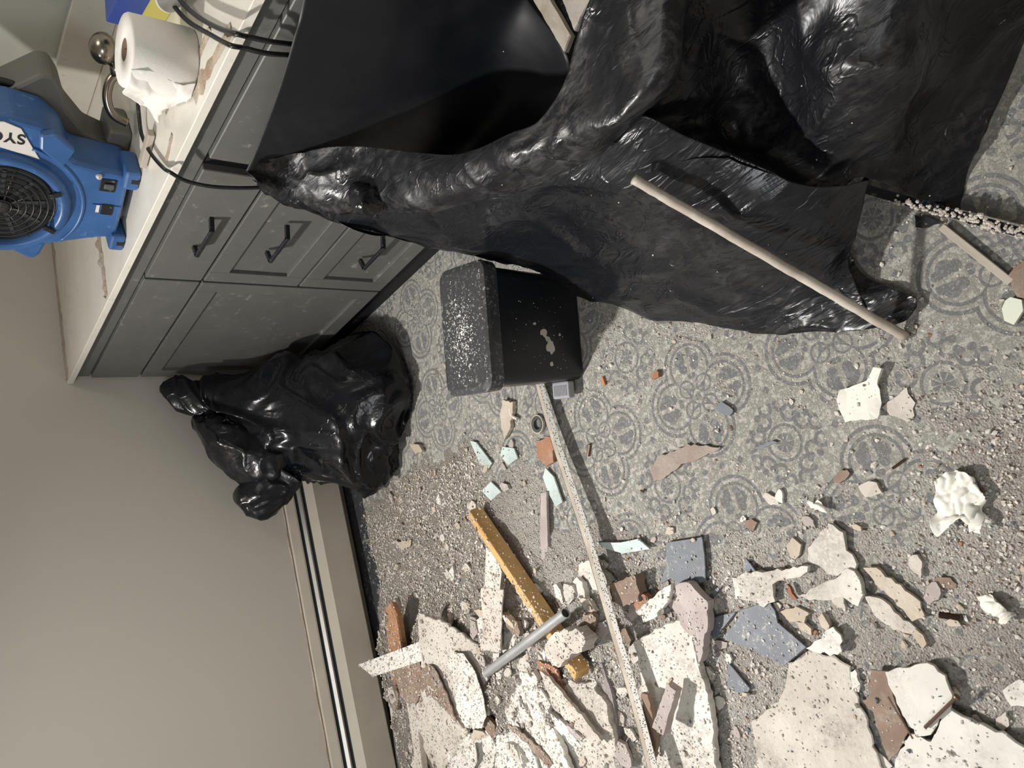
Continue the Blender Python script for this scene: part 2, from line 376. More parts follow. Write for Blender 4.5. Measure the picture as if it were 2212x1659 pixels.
# ================================================================== SETTING
def plane_struct(name, lo, hi, mat):
    return obj(name, bxm(lo, hi), mat, kind='structure')
plane_struct('floor', (-2.9, -4.2, -.06), (.62, .1, 0), TILE)
plane_struct('wall_back', (-2.9, 0, 0), (.62, .1, 2.45), WALL)
plane_struct('wall_right', (.56, -4.2, 0), (.66, 0, 2.45), WALL2)
plane_struct('wall_left', (-3.0, -4.2, 0), (-2.9, .1, 2.45), WALL)
plane_struct('wall_front', (-3.0, -4.3, 0), (.66, -4.2, 2.45), WALL)
plane_struct('ceiling', (-3.0, -4.3, 2.45), (.66, .1, 2.5), WHITE)
# ragged dark strip on the floor along the heater
bm = bmesh.new(); rr = random.Random(3)
n = 70; A = []; B = []
for i in range(n+1):
    x = -.45-1.2*i/n; A.append(bm.verts.new((x, -.004, .0025))); B.append(bm.verts.new((x, -.125-.028*noise.noise(Vector((x*7, 0, 0)))-rr.uniform(0, .008), .0025)))
for i in range(n): bm.faces.new((A[i], B[i], B[i+1], A[i+1]))
r = bmesh.ops.extrude_face_region(bm, geom=list(bm.faces)); bmesh.ops.translate(bm, vec=(0, 0, -.0022), verts=[v for v in r['geom'] if isinstance(v, bmesh.types.BMVert)])
obj('trim_1', bm, simple('dark_floor_strip', (.03, .033, .038), .6, dust=.35, dscale=60, obj=False), kind='structure')

# ------------------------------------------------------------------ baseboard heater along the back wall
ht = thing('baseboard_heater', 'long cream metal baseboard heater on the beige wall behind the rubble pile', 'heater', (0, 0, 0))
x0, x1 = -2.88, -.02
def hprof(pts, name, mat, lbl=None):
    bm = bmesh.new(); n_ = len(pts); a = [bm.verts.new((x0, y, z)) for y, z in pts]; b = [bm.verts.new((x1, y, z)) for y, z in pts]
    for i in range(n_): bm.faces.new((a[i], a[(i+1) % n_], b[(i+1) % n_], b[i]))
    bm.faces.new(a[::-1]); bm.faces.new(b); return obj(name, bm, mat, ht, label=lbl)
hprof([(-.001, .004), (-.001, .238), (-.012, .236), (-.020, .208), (-.020, .203), (-.012, .200), (-.008, .004)], 'back_plate', CREAM)
hprof([(-.012, .165), (-.012, .200), (-.013, .200), (-.046, .160), (-.045, .150)], 'slot_lining', SLOT, 'dark slot lining')
hprof([(-.026, .190), (-.030, .196), (-.038, .187), (-.036, .180)], 'damper', FINMETAL, 'bright metal damper strip')
hprof([(-.046, .170), (-.051, .176), (-.064, .158), (-.070, .150), (-.072, .052), (-.066, .046), (-.066, .145), (-.060, .152)], 'front_cover', CREAM)
hprof([(-.010, .06), (-.010, .12), (-.05, .12), (-.05, .06)], 'heating_element', FINMETAL)
# dirty filler line above the heater
bm = bmesh.new(); pts = [(x0+(x1-.02-x0)*i/90, -.0012, .243+.004*noise.noise(Vector((i*.3, 0, 0)))) for i in range(91)]
tube(bm, pts, .0028, 5); obj('trim_2', bm, CAULK, kind='structure')

# ------------------------------------------------------------------ vanity
VY0, VY1 = -2.0, -.006
van = thing('vanity_cabinet', 'grey painted vanity cabinet with black angular pulls under the white counter', 'cabinet', (0, 0, 0))
obj('carcass', bxm((.022, VY0, .10), (.558, VY1, .842)), GREYCAB, van)
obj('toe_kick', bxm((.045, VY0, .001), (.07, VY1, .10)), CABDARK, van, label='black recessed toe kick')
obj('top_rail', bxm((.012, VY0, .806), (.024, VY1, .842)), GREYCAB, van)
def shaker(name, y0, y1, z0, z1, panel=True, parent=van):
    t = .020; bm = bmesh.new()
    if panel:
        w = .052
        merge(bm, bxm((0, y0, z0), (t, y0+w, z1), .0015, 1)); merge(bm, bxm((0, y1-w, z0), (t, y1, z1), .0015, 1))
        merge(bm, bxm((0, y0+w, z0), (t, y1-w, z0+w), .0015, 1)); merge(bm, bxm((0, y0+w, z1-w), (t, y1-w, z1), .0015, 1))
        box(bm, (.011, y0+w, z0+w), (t, y1-w, z1-w))
    else: merge(bm, bxm((0, y0, z0), (t, y1, z1), .002, 1))
    return obj(name, bm, GREYCAB, parent)
def pull(parent, yc, zc):
    bm = bmesh.new(); L = .062
    merge(bm, bxm((-.034, yc-L, zc-.005), (-.026, yc+L, zc+.005), .001, 1))
    for s in (-1, 1):
        v = box(bm, (0, -.005, -.005), (.036, .005, .005)); ang = .34*s
        bmesh.ops.transform(bm, matrix=Matrix.Translation((-.031, yc+s*(L-.005), zc)) @ Matrix.Rotation(ang, 4, 'Z'), verts=v)
    return obj('handle', bm, BLACKMETAL, parent, label='black angular metal pull')
g = .0035
ys, ye = -1.205, -.712
for z0, z1, pn in ((.662, .803, False), (.388, .655, True), (.112, .381, True)):
    d = shaker('drawer', ys, ye, z0, z1, pn); pull(d, -.955, (z0+z1)/2-.002 if not pn else (z0+z1)/2+.022)
shaker('false_front', -.702, -.02, .662, .803, False); shaker('door', -.702, -.02, .112, .655, True)
f2 = shaker('false_front', -1.95, -1.245, .662, .803, False); shaker('door', -1.95, -1.245, .112, .655, True)
# black strips paint the shade inside the gaps between the fronts
bm = bmesh.new(); box(bm, (.0205, -.7112, .112), (.0218, -.7028, .803)); box(bm, (.0205, -1.244, .112), (.0218, -1.206, .803))
for z in (.6585, .3845): box(bm, (.0205, -1.95, z-.0035), (.0218, -.02, z+.0035))
obj('gap_shadow_strip', bm, CABDARK, van, label='black strips painting the shade in the seams between the fronts')
ct = thing('stone_counter', 'white stone counter on the grey vanity', 'counter', (0, 0, 0))
YJ = -.6045
obj('main_slab', bxm((-.012, VY0-.02, .852), (.558, YJ-.0006, .870), .0015, 1), QUARTZ, ct)
obj('side_slab', bxm((-.012, YJ+.0006, .852), (.558, -.001, .870), .0015, 1), QUARTZ, ct)
obj('build_up_strip', bxm((.002, VY0, .8425), (.03, VY1, .8515)), GREYCAB, ct)
bs = obj('backsplash', bxm((.543, VY0-.02, .8705), (.559, -.001, .972), .002, 1), QUARTZ, label='white stone backsplash strip standing on the counter against the wall', cat='backsplash')
# old caulk and grime where the panel was torn off
def caulk(name, a, b, w_, label, h=.004, seed=1):
    rnd = random.Random(seed); a, b = Vector(a), Vector(b); L = (b-a).length; t = (b-a).normalized(); nrm = Vector((-t.y, t.x, 0)); bm = bmesh.new()
    n = int(L/.006); rows = []
    for i in range(n+1):
        p = a.lerp(b, i/n); wl = w_*(.7+1.3*abs(noise.noise(Vector((i*.13, seed, 0))))); rr_ = []
        for k in range(5):
            s = (k/4-.5)*2; hh = h*(1-abs(s)**1.5)*(.15+1.1*abs(noise.noise(Vector((i*.21, k*.7, seed)))))+.0004
            rr_.append(bm.verts.new(p+nrm*(s*wl+rnd.uniform(-.001, .001))+Vector((0, 0, hh if k not in (0, 4) else .0001))))
        rows.append(rr_)
    for i in range(n):
        for k in range(4): bm.faces.new((rows[i][k], rows[i+1][k], rows[i+1][k+1], rows[i][k+1]))
    return obj(name, bm, CAULK, label=label, cat='caulk', smooth=True)
caulk('caulk_residue', (.0, YJ+.012, .8702), (.535, YJ+.012, .8702), .017, 'ragged line of old caulk across the counter joint left of the blue blower', .012, 2)
caulk('caulk_residue', (.0, -.012, .8702), (.535, -.012, .8702), .020, 'grimy caulk line where the white counter meets the beige wall', .006, 5)
# torn caulk strips on the front of the counter at the right
for i, (a, b, w_) in enumerate((((500, 60), (420, 205), .016), ((455, 60), (405, 175), .012))):
    caulk('caulk_residue', at(*a, .8702), at(*b, .8702), w_, ('flaking plaster and caulk crumbs on the counter edge below the toilet roll', 'thin flaky crumb streak on the counter right under the toilet roll')[i], .006, 8+i)
caulk('caulk_residue', at(372, 290, .8702), at(360, 345, .8702), .010, 'small flaky caulk patch on the counter between roll tail and black cord', .007, 14)

# ------------------------------------------------------------------ toilet roll
tp = thing('toilet_roll', 'large white toilet paper roll standing on the counter with its tail hanging down', 'toilet paper', (.105, -1.388, .8705))
bm = bmesh.new(); lathe(bm, [(.021, .001), (.064, 0), (.0668, .004), (.067, .055), (.0665, .112), (.064, .116), (.045, .1135), (.021, .115), (.021, .001)], 56)
for v in bm.verts:
    r = math.hypot(v.co.x, v.co.y)
    if r > .03: s = 1+.012*noise.noise(v.co*18); v.co.x *= s; v.co.y *= s
obj('paper_roll', bm, PAPER, tp, smooth=True)
bm = bmesh.new(); lathe(bm, [(.0205, .002), (.0205, .1145), (.0193, .1145), (.0193, .002), (.0205, .002)], 40); obj('cardboard_core', bm, simple('brown_cardboard', (.16, .10, .07), .8), tp, smooth=True)
rows = []
base = Vector((.105, -1.388, .8705))
for k, (aa, rr_, lift) in enumerate(((200, .0675, 0), (165, .069, 0), (135, .073, 0), (108, .098, -.004), (95, .138, -.012), (88, .172, -.02))):
    row = []
    for j in range(5):
        zz = .1145*(1-j/4)
        if k >= 3: zz = zz*(1-.28*(k-2)) + .004
        a_ = math.radians(aa+6*math.sin(j*1.7+k)); row.append(Vector((math.cos(a_)*rr_, math.sin(a_)*rr_, max(.003, zz+lift*(1-j/4)*0))))
    rows.append(row)
film('loose_tail', rows, PAPER, tp, clampto=False, k=8, amp=.0035, freq=38, seed=5, thick=.0008)

# ------------------------------------------------------------------ faucet
fc = thing('faucet', 'bronze nickel faucet with curved spout behind the toilet roll', 'faucet', (0, 0, 0))
def pix(P):
    d = np.array(P)-CP; return 1106+FPX*(d@DN)/(d@FW), 829.5-FPX*(d@RT)/(d@FW)
fx, fy = pix((.455, -.985, .8705)); FB = at(fx+48, fy+38, .8705)
bm = bmesh.new(); lathe(bm, [(.001, 0), (.027, 0), (.027, .006), (.019, .012), (.017, .05), (.021, .062), (.001, .066)], 32, Matrix.Translation(FB)); obj('body', bm, CHROME, fc, smooth=True)
bm = bmesh.new(); pts = smoothpath([FB+Vector((0, 0, .04)), FB+Vector((-.018, .022, .062)), FB+Vector((-.045, .05, .066)), FB+Vector((-.068, .072, .052)), FB+Vector((-.078, .08, .022))], 8); tube(bm, pts, .010, 16); obj('spout', bm, CHROME, fc, smooth=True)
bm = bmesh.new(); bmesh.ops.create_uvsphere(bm, u_segments=24, v_segments=14, radius=.034); bmesh.ops.transform(bm, matrix=Matrix.Translation(FB+Vector((.015, -.035, .085))) @ Matrix.Diagonal((1, 1, .8, 1)), verts=bm.verts)
tube(bm, [FB+Vector((.005, -.01, .06)), FB+Vector((.014, -.03, .082))], .012, 12); obj('handle', bm, CHROME, fc, smooth=True)

# ------------------------------------------------------------------ boxes and bottle at the right end of the counter
bxg = thing('cleaner_box', 'blue and yellow printed box standing on the counter behind the toilet roll', 'box', (.30, -1.335, .8705), math.radians(-15))
obj('carton', bxm((-.03, -.075, 0), (.03, .075, .075), .002, 1), YEL, bxg)
obj('blue_panel', bxm((-.0305, -.0755, .045), (.0305, .0755, .1), .002, 1), BOXBLUE, bxg, label='blue top of the box')
bm = bmesh.new(); bmesh.ops.create_circle(bm, cap_ends=True, radius=.022, segments=24); bmesh.ops.transform(bm, matrix=Matrix.Translation((-.0312, .045, .03)) @ Matrix.Rotation(math.radians(90), 4, 'Y'), verts=bm.verts); obj('round_emblem', bm, BOXRED, bxg, label='reddish round emblem')
bm = bmesh.new(); bmesh.ops.create_circle(bm, cap_ends=True, radius=.008, segments=18); bmesh.ops.transform(bm, matrix=Matrix.Translation((-.0318, .052, .038)) @ Matrix.Rotation(math.radians(90), 4, 'Y'), verts=bm.verts); obj('blue_dot', bm, BOXBLUE, bxg, label='small blue dot')
bt = thing('white_bottle', 'smooth white cylinder bottle lying on the counter beside the toilet roll', 'bottle', (.225, -1.445, .894), math.radians(70))
bm = bmesh.new(); lathe(bm, [(.001, 0), (.02, .001), (.0225, .006), (.0225, .13), (.014, .15), (.001, .151)], 28, Matrix.Translation((.06, 0, 0)) @ Matrix.Rotation(math.radians(-90), 4, 'Y')); obj('bottle_body', bm, simple('white_plastic', (.78, .77, .74), .35), bt, smooth=True)
bm = bmesh.new(); lathe(bm, [(.001, 0), (.012, 0), (.012, .03), (.001, .031)], 24, Matrix.Translation((-.09, 0, 0)) @ Matrix.Rotation(math.radians(-90), 4, 'Y')); obj('cap', bm, simple('white_cap_plastic', (.7, .69, .66), .4), bt, smooth=True)
tag(bar('wood_offcut', (.118, -1.148, .8795), (.094, -1.06, .8795), .022, .014, GREYWOOD), 'pale flat wood offcut on the counter in front of the blue blower', 'wood offcut')
tag(obj('wall_outlet_panel', bxm((.5445, -1.20, 1.0), (.5585, -1.02, 1.05), .002, 1), simple('brown_wood_rail', (.20, .14, .09), .5)), 'brown wooden rail end on the pale wall above the backsplash', 'rail')

# ------------------------------------------------------------------ air blower
import mathutils
bl = thing('air_blower', 'blue carpet dryer blower with black round grille standing upright on the counter', 'blower', (0, 0, 0))
O = Vector((.07, -.905, .8705)); ER = Vector((.3, -.954, 0)).normalized(); NN = Vector((-.954, -.3, 0)).normalized()
bl.matrix_world = Matrix(((ER.x, 0, NN.x, O.x), (ER.y, 0, NN.y, O.y), (0, 1, 0, O.z), (0, 0, 0, 1)))   # local x = to the right, y = up, z = towards the room
def bprof(s=1.0):
    base = [(-.086, .018), (-.098, .07), (-.128, .16), (-.142, .25), (-.135, .33), (-.105, .40), (-.04, .44), (.04, .445), (.13, .41), (.19, .34), (.206, .26), (.196, .195), (.165, .158), (.118, .138), (.108, .08), (.102, .018)]
    return [(x*s, .02+(y-.02)*s) for x, y in base]
bm = prism(bprof(), -.115, bev=.012, seg=3); obj('front_housing', bm, BLUE, bl)
bm = prism([(-.09, .02), (-.125, .2), (-.13, .34), (-.02, .435), (.09, .425), (.15, .34), (.185, .26), (.243, .198), (.246, .176), (.215, .155), (.165, .138), (.11, .09), (.085, .02)], -.095, bev=.008, seg=2); bmesh.ops.translate(bm, vec=(0, 0, -.1155), verts=bm.verts)
obj('rear_housing', bm, DGREY, bl, label='dark grey rear half of the housing')
GC = Vector((-.012, .26, 0))
bm = bmesh.new(); lathe(bm, [(.136, -.004), (.133, .008), (.126, .016), (.117, .019), (.110, .014), (.105, .002), (.1035, -.0)], 72, Matrix.Translation(GC)); obj('intake_ring', bm, BLUE, bl, smooth=True)
bm = bmesh.new(); bmesh.ops.create_circle(bm, cap_ends=True, radius=.104, segments=64); bmesh.ops.translate(bm, vec=GC+Vector((0, 0, .0015)), verts=bm.verts); obj('fan_opening', bm, simple('dark_fan_inside', (.012, .013, .016), .4), bl)
bm = bmesh.new()
for i in range(9):
    v = box(bm, (.02, -.004, .0018), (.088, .004, .0035)); bmesh.ops.transform(bm, matrix=Matrix.Translation(GC) @ Matrix.Rotation(i*2*math.pi/9, 4, 'Z'), verts=v)
obj('fan_blades', bm, simple('fan_blade_plastic', (.035, .037, .042), .4), bl)
bm = bmesh.new()
for r in (.018, .032, .046, .060, .074, .088, .100):
    pts = [GC+Vector((r*math.cos(t), r*math.sin(t), .0165-.006*(r/.1)**2)) for t in [2*math.pi*k/48 for k in range(49)]]; tube(bm, pts, .0013, 6, cap=False)
for a_ in (35, 80, 125, 215, 260, 305, 350):
    a_ = math.radians(a_); tube(bm, [GC+Vector((math.cos(a_)*r, math.sin(a_)*r, .0148-.006*(r/.1)**2)) for r in (.016, .06, .104)], .0014, 6)
lathe(bm, [(.001, .0185), (.014, .018), (.016, .012), (.001, .012)], 24, Matrix.Translation(GC)); obj('wire_grille', bm, simple('dark_grille_wire', (.05, .048, .044), .35, metal=.4), bl, smooth=True)
for a_ in (-62, -118, 62):
    a_ = math.radians(a_); p = GC+Vector((math.cos(a_)*.107, math.sin(a_)*.107, .014)); m_ = Matrix.Translation(p) @ Matrix.Rotation(a_, 4, 'Z')
    obj('grille_clip', bxm((-.012, -.006, 0), (.014, .006, .009), .002, 1, m_), BLACKMETAL, bl)
# controls
obj('switch_plate', bxm((.052, .045, .0005), (.086, .078, .003), .001, 1), BLACKMETAL, bl)
obj('rocker_switch', bxm((.062, .050, .003), (.076, .070, .008), .0015, 1), simple('grey_switch', (.10, .10, .10), .3), bl)
bm = bmesh.new(); lathe(bm, [(.001, .006), (.006, .005), (.007, .0005)], 18, Matrix.Translation((.091, .083, 0))); obj('reset_button', bm, simple('pale_button', (.5, .48, .45), .3), bl, smooth=True)
obj('power_socket', bxm((-.016, .040, .0005), (.014, .066, .003), .001, 1), BLACKMETAL, bl)
obj('socket_sticker', bxm((-.012, .069, .0005), (.010, .076, .0012)), LABELW, bl)
bm = bmesh.new(); box(bm, (.010, .024, .0003), (.0115, .085, .0022)); obj('panel_rib', bm, BLUE, bl)
lab = prism([(.116, .200), (.186, .240), (.196, .27), (.185, .33), (.118, .37), (.140, .30)], .0025, bev=.0006); bmesh.ops.translate(lab, vec=(0, 0, .0005), verts=lab.verts); obj('brand_label', lab, LABELW, bl, label='white label with black letters')
fcv = bpy.data.curves.new('t', 'FONT'); fcv.body = 'SYC'; fcv.size = .034; fcv.offset = .0006; fcv.extrude = .0004; fcv.space_character = 1.08
fo = bpy.data.objects.new('t', fcv); COL.objects.link(fo); bpy.context.view_layer.update()
tm = bpy.data.meshes.new_from_object(fo.evaluated_get(bpy.context.evaluated_depsgraph_get())); bpy.data.objects.remove(fo)
tx = link('letters', tm, INK, bl, label='black letters')
tx.matrix_local = Matrix(((0, -1, 0, .172), (1, 0, 0, .230), (0, 0, 1, .0036), (0, 0, 0, 1)))
# moulded ribs, feet, tab, handle
bm = bmesh.new(); tube(bm, [GC+Vector((.158*math.cos(t), .158*math.sin(t), .0)) for t in [math.radians(-128+4*k) for k in range(29)]], .0045, 8); obj('moulded_arc', bm, BLUE, bl, smooth=True)
bm = prism([(.150, .205), (.186, .208), (.196, .182), (.160, .140), (.112, .158)], .020, bev=.005, seg=2); bmesh.ops.translate(bm, vec=(0, 0, -.004), verts=bm.verts); obj('moulded_corner_rib', bm, BLUE, bl)
for sx, w0, w1 in ((-1, -.118, -.070), (1, .070, .122)):
    bm = bxm((w0, 0, -.07), (w1, .034, .012), .007, 2); obj('foot', bm, BLUE, bl)
    bm = bxm(((w0+w1)/2-.006, .002, .0105), ((w0+w1)/2+.006, .02, .0128), .001, 1); obj('foot_slot', bm, INK, bl)
obj('foot', bxm((.075, 0, -.215), (.135, .05, -.115), .007, 2), DGREY, bl); obj('foot', bxm((-.12, 0, -.215), (-.07, .05, -.115), .007, 2), DGREY, bl)
bm = prism([(-.118, .235), (-.132, .262), (-.172, .198), (-.176, .182), (-.158, .170), (-.118, .160)], -.05, bev=.008, seg=2); obj('side_tab', bm, BLUE, bl)
bm = bmesh.new(); tube(bm, smoothpath([(.17, .20, -.12), (.195, .235, -.13), (.20, .30, -.13), (.18, .36, -.13), (.14, .40, -.12)], 6), .009, 10); obj('carry_handle', bm, BLACKRUB, bl, smooth=True)

# ------------------------------------------------------------------ cords
def cord(name, pts, r, label, mat=BLACKRUB):
    bm = bmesh.new(); tube(bm, smoothpath(pts, 12), r, 10); return obj(name, bm, mat, smooth=True, label=label, cat='cord')
cord('power_cord', [at(296, 200, .885), at(300, 245, .885), at(306, 290, .882), at(325, 330, .880), at(352, 362, .878), at(366, 371, .880), atx(400, 390, -.028), atx(450, 402, -.036), atx(510, 406, -.04), atx(575, 404, -.04), atx(640, 395, -.045)],
     .0042, 'black power cord of the blower looping over the counter edge onto the drawers')
cord('power_cord', [at(345, -30, .895), at(372, 8, .89), at(405, 45, .885), at(455, 75, .883), at(496, 97, .882), atx(524, 103, -.03), atx(575, 115, -.035), atx(628, 119, -.018), atx(650, 121, -.012)], .0045, 'lower of the two black cables crossing the counter edge right of the toilet roll')
cord('power_cord', [at(365, -40, .905), at(393, 5, .895), at(430, 38, .892), at(475, 62, .892), at(511, 73, .888), atx(534, 79, -.035), atx(580, 89, -.035), atx(628, 95, -.018), atx(650, 97, -.012)], .0045, 'upper of the two black cables crossing the counter edge right of the toilet roll')

# ------------------------------------------------------------------ step bin
bn = thing('step_bin', 'black lidded step bin with grey pedal standing on the patterned tiles, lid dusted with plaster', 'bin', (0, 0, 0))
c00, c10 = at(1262, 818, 0), at(1244, 598, 0)
ex = (c10-c00).normalized(); ey = Vector((-ex.y, ex.x, 0)); W = (c10-c00).length; ctr = c00+ex*(W/2)+ey*.075
bn.matrix_world = Matrix(((ex.x, ey.x, 0, ctr.x), (ex.y, ey.y, 0, ctr.y), (0, 0, 1, 0), (0, 0, 0, 1)))
def rrect(hw, hd, r, n=6):
    P = []
    for sx, sy, a0 in ((1, 1, 0), (-1, 1, 90), (-1, -1, 180), (1, -1, 270)):
        for k in range(n+1):
            a_ = math.radians(a0+90*k/n); P.append((sx*(hw-r)+r*math.cos(a_), sy*(hd-r)+r*math.sin(a_)))
    return P
def rloft(levels, n=6, shift=None):
    bm = bmesh.new(); rings = []
    for hw, hd, r, z in levels: rings.append([bm.verts.new((x, y, z)) for x, y in rrect(hw, hd, min(r, hw*.98, hd*.98), n)])
    m_ = len(rings[0])
    for a_, b_ in zip(rings, rings[1:]):
        for k in range(m_): bm.faces.new((a_[k], a_[(k+1) % m_], b_[(k+1) % m_], b_[k]))
    bm.faces.new(rings[0][::-1]); bm.faces.new(rings[-1]); return bm
obj('bin_body', rloft([(W/2-.004, .073, .02, .001), (W/2, .077, .022, .006), (W/2+.010, .082, .024, .262)]), BINBLK, bn, smooth=False)
LIDM = simple('dusty_black_bin_lid', (.048, .049, .052), .26, dust=.42, dustcol=(.60, .58, .55), dscale=95)
TW = .148; obj('bin_lid', rloft([(TW, .086, .026, .263), (TW+.003, .089, .028, .292), (TW+.001, .087, .028, .300), (TW-.012, .074, .024, .3045)]), LIDM, bn, label='dust-splattered black lid')
pd = obj('foot_pedal', bxm((-W/2-.045, -.058, .018), (-W/2-.002, .002, .040), .005, 2), GREYPAD, bn, label='grey ribbed foot pedal')
bm = bmesh.new()
for i in range(9): merge(bm, bxm((-W/2-.038, -.050+i*.0052, .0402), (-W/2-.012, -.0475+i*.0052, .0420)))
obj('pedal_rib', bm, simple('light_grey_rib', (.36, .36, .38), .5), pd)
# paint splashes on the body
rr = random.Random(4)
def splat(sx, sz, r, seed, stretch=1.0):
    bm = bmesh.new(); n = 22; P = []
    for k in range(n):
        t = 2*math.pi*k/n; q = r*(.75+.5*noise.noise(Vector((math.cos(t)*1.3, math.sin(t)*1.3, seed)))); P.append((sx+q*math.cos(t)*stretch, sz+q*math.sin(t)))
    yf = lambda z: -.077-(z/.262)*.005-.0012
    f = bm.faces.new([bm.verts.new((x, yf(z), z)) for x, z in P]); r_ = bmesh.ops.extrude_face_region(bm, geom=[f]); bmesh.ops.translate(bm, vec=(0, .001, 0), verts=[v for v in r_['geom'] if isinstance(v, bmesh.types.BMVert)])
    return bm
CSP = simple('cream_paint_splash', (.56, .53, .47), .4)
for a_ in ((-.015, .128, .010, 1, .9), (-.048, .108, .0115, 2, 1.5), (-.030, .118, .006, 3, 1), (.005, .155, .004, 5, .8), (-.090, .110, .004, 6, 1.4), (-.020, .075, .003, 9, 1)): obj('paint_splash', splat(a_[0], a_[1], a_[2]*1.45, *a_[3:]), CSP, bn, label='cream paint splash')
sp = bmesh.new()
for i in range(40): merge(sp, splat(rr.uniform(-.11, .07), rr.uniform(.05, .23), rr.uniform(.0006, .0016), 20+i))
obj('paint_speckles', sp, CSP, bn, label='fine cream speckles', kind='stuff')
sp = bmesh.new()
for i in range(620):
    x = rr.gauss(-.01, .052); y = rr.gauss(.004, .028)
    if abs(x) > .13 or abs(y) > .068: continue
    q = rr.uniform(.0004, .0013)+(.0022*rr.random() if rr.random() < .07 else 0); bmesh.ops.create_icosphere(sp, subdivisions=1, radius=q, matrix=Matrix.Translation((x, y, .3048)) @ Matrix.Rotation(rr.uniform(0, 3), 4, 'Z') @ Matrix.Diagonal((1.6, 1, .6, 1)))
for i in range(90):
    x = rr.uniform(-.13, .13); y = -.072-rr.uniform(0, .004); bmesh.ops.create_icosphere(sp, subdivisions=1, radius=rr.uniform(.0005, .0018), matrix=Matrix.Translation((x, y, .3035)))
obj('lid_plaster_splatter', sp, simple('white_plaster_dots', (.72, .71, .68), .7), bn, label='white plaster splatter in the middle of the lid', kind='stuff')

# ------------------------------------------------------------------ bin bag slumped in the corner
bb = thing('bin_bag', 'knotted black bin bag slumped in the corner between cabinet door and heater', 'trash bag', (0, 0, 0))
def blob(name, levels, mat, parent, n=72, m=64, amp=.012, seed=1, freq=7, label=None, sub=0):
    """closed crumpled bag body: levels = (centre, rx, ry, angle) from bottom to top"""
    bm = bmesh.new(); L = [(Vector(c), rx, ry, a_) for c, rx, ry, a_ in levels]; rings = []
    for i in range(m+1):
        t = i/m*(len(L)-1); c = catmull([l[0] for l in L], t); rx = catmull([l[1] for l in L], t); ry = catmull([l[2] for l in L], t); a_ = catmull([l[3] for l in L], t)
        ring = []
        for k in range(n):
            th = 2*math.pi*k/n; x, y = math.cos(th)*max(rx, .002), math.sin(th)*max(ry, .002); p = c+Vector((x*math.cos(a_)-y*math.sin(a_), x*math.sin(a_)+y*math.cos(a_), 0))
            q = Vector((p.x*1.0, p.y*1.0, p.z*.55)); wv = noise.noise_vector(q*5)*.12
            pl = noise.noise((q+wv)*freq*.5+Vector((seed, 0, 0)))*2.2+crease(q+wv, freq*.55, seed)**2*1.1+crease(q+wv, freq*1.5, seed+5)**2*.5-.6
            rad = (p-c); rl = rad.length
            p = p+(rad/rl if rl > 1e-6 else Vector())*pl*amp*min(1, rl/.05)
            p.z += amp*.5*noise.noise(q*9)
            p.z = max(p.z, .004); p = lim(p)
            ring.append(bm.verts.new(p))
        rings.append(ring)
    for a2, b2 in zip(rings, rings[1:]):
        for k in range(n): bm.faces.new((a2[k], a2[(k+1) % n], b2[(k+1) % n], b2[k]))
    bm.faces.new(rings[0][::-1]); bm.faces.new(rings[-1])
    return obj(name, bm, mat, parent, smooth=True, label=label)
blob('bag_body', [((-.27, -.34, .006), .22, .23, .1), ((-.28, -.35, .05), .275, .275, .1), ((-.28, -.34, .13), .27, .26, 0), ((-.27, -.30, .23), .235, .215, 0), ((-.23, -.22, .34), .19, .16, -.1), ((-.17, -.15, .43), .13, .10, -.2), ((-.12, -.10, .50), .075, .055, -.4), ((-.09, -.075, .55), .04, .035, -.4)],
     BAGFILM, bb, amp=.034, seed=2, freq=6.5, n=130, m=130)
blob('bag_neck_flap', [((-.12, -.12, .47), .06, .05, 0), ((-.10, -.095, .53), .062, .032, -.3), ((-.075, -.075, .58), .045, .02, -.3), ((-.06, -.062, .615), .012, .008, -.3)], BAGFILM, bb, amp=.014, seed=8, freq=13, n=70, m=50)
blob('bag_side_bulge', [((-.44, -.20, .27), .045, .06, 0), ((-.455, -.17, .33), .080, .07, 0), ((-.47, -.15, .385), .078, .062, 0), ((-.475, -.13, .42), .05, .045, 0), ((-.47, -.12, .445), .015, .015, 0)], BAGFILM, bb, amp=.018, seed=12, freq=12, n=80, m=60)
blob('bag_side_bulge', [((-.35, -.16, .22), .10, .10, 0), ((-.35, -.15, .32), .13, .11, 0), ((-.31, -.13, .42), .12, .085, 0), ((-.25, -.11, .49), .09, .06, 0), ((-.2, -.09, .53), .03, .03, 0)], BAGFILM, bb, amp=.022, seed=15, freq=9, n=90, m=70)

# ------------------------------------------------------------------ big open contractor bag
cb = thing('contractor_bag', 'huge open black contractor bag spread over the floor in front of the vanity drawers', 'plastic bag', (0, 0, 0))
def P_(x, y, z):
    p = at(x, y, z)
    return p if p.x < -.03 else atx(x, y, -.03)
film('bag_interior', [
    [P_(662, -60, .77), P_(800, -60, .62), P_(950, -60, .50), P_(1060, -60, .46), P_(1100, -60, .46)],
    [P_(655, 0, .77), P_(800, 20, .52), P_(940, 20, .40), P_(1080, 20, .38), P_(1142, 0, .42)],
    [P_(632, 90, .75), P_(760, 110, .42), P_(900, 120, .30), P_(1080, 110, .28), P_(1226, 115, .40)],
    [P_(600, 200, .745), P_(720, 210, .40), P_(900, 210, .27), P_(1080, 200, .27), P_(1225, 190, .36)],
    [P_(562, 300, .74), P_(690, 290, .45), P_(860, 290, .30), P_(1040, 290, .30), P_(1180, 260, .36)],
    [P_(530, 372, .74), P_(660, 372, .46), P_(840, 380, .32), P_(1010, 370, .32), P_(1180, 330, .36)]],
    DARKFILM, cb, k=10, amp=.004, freq=4, seed=3)
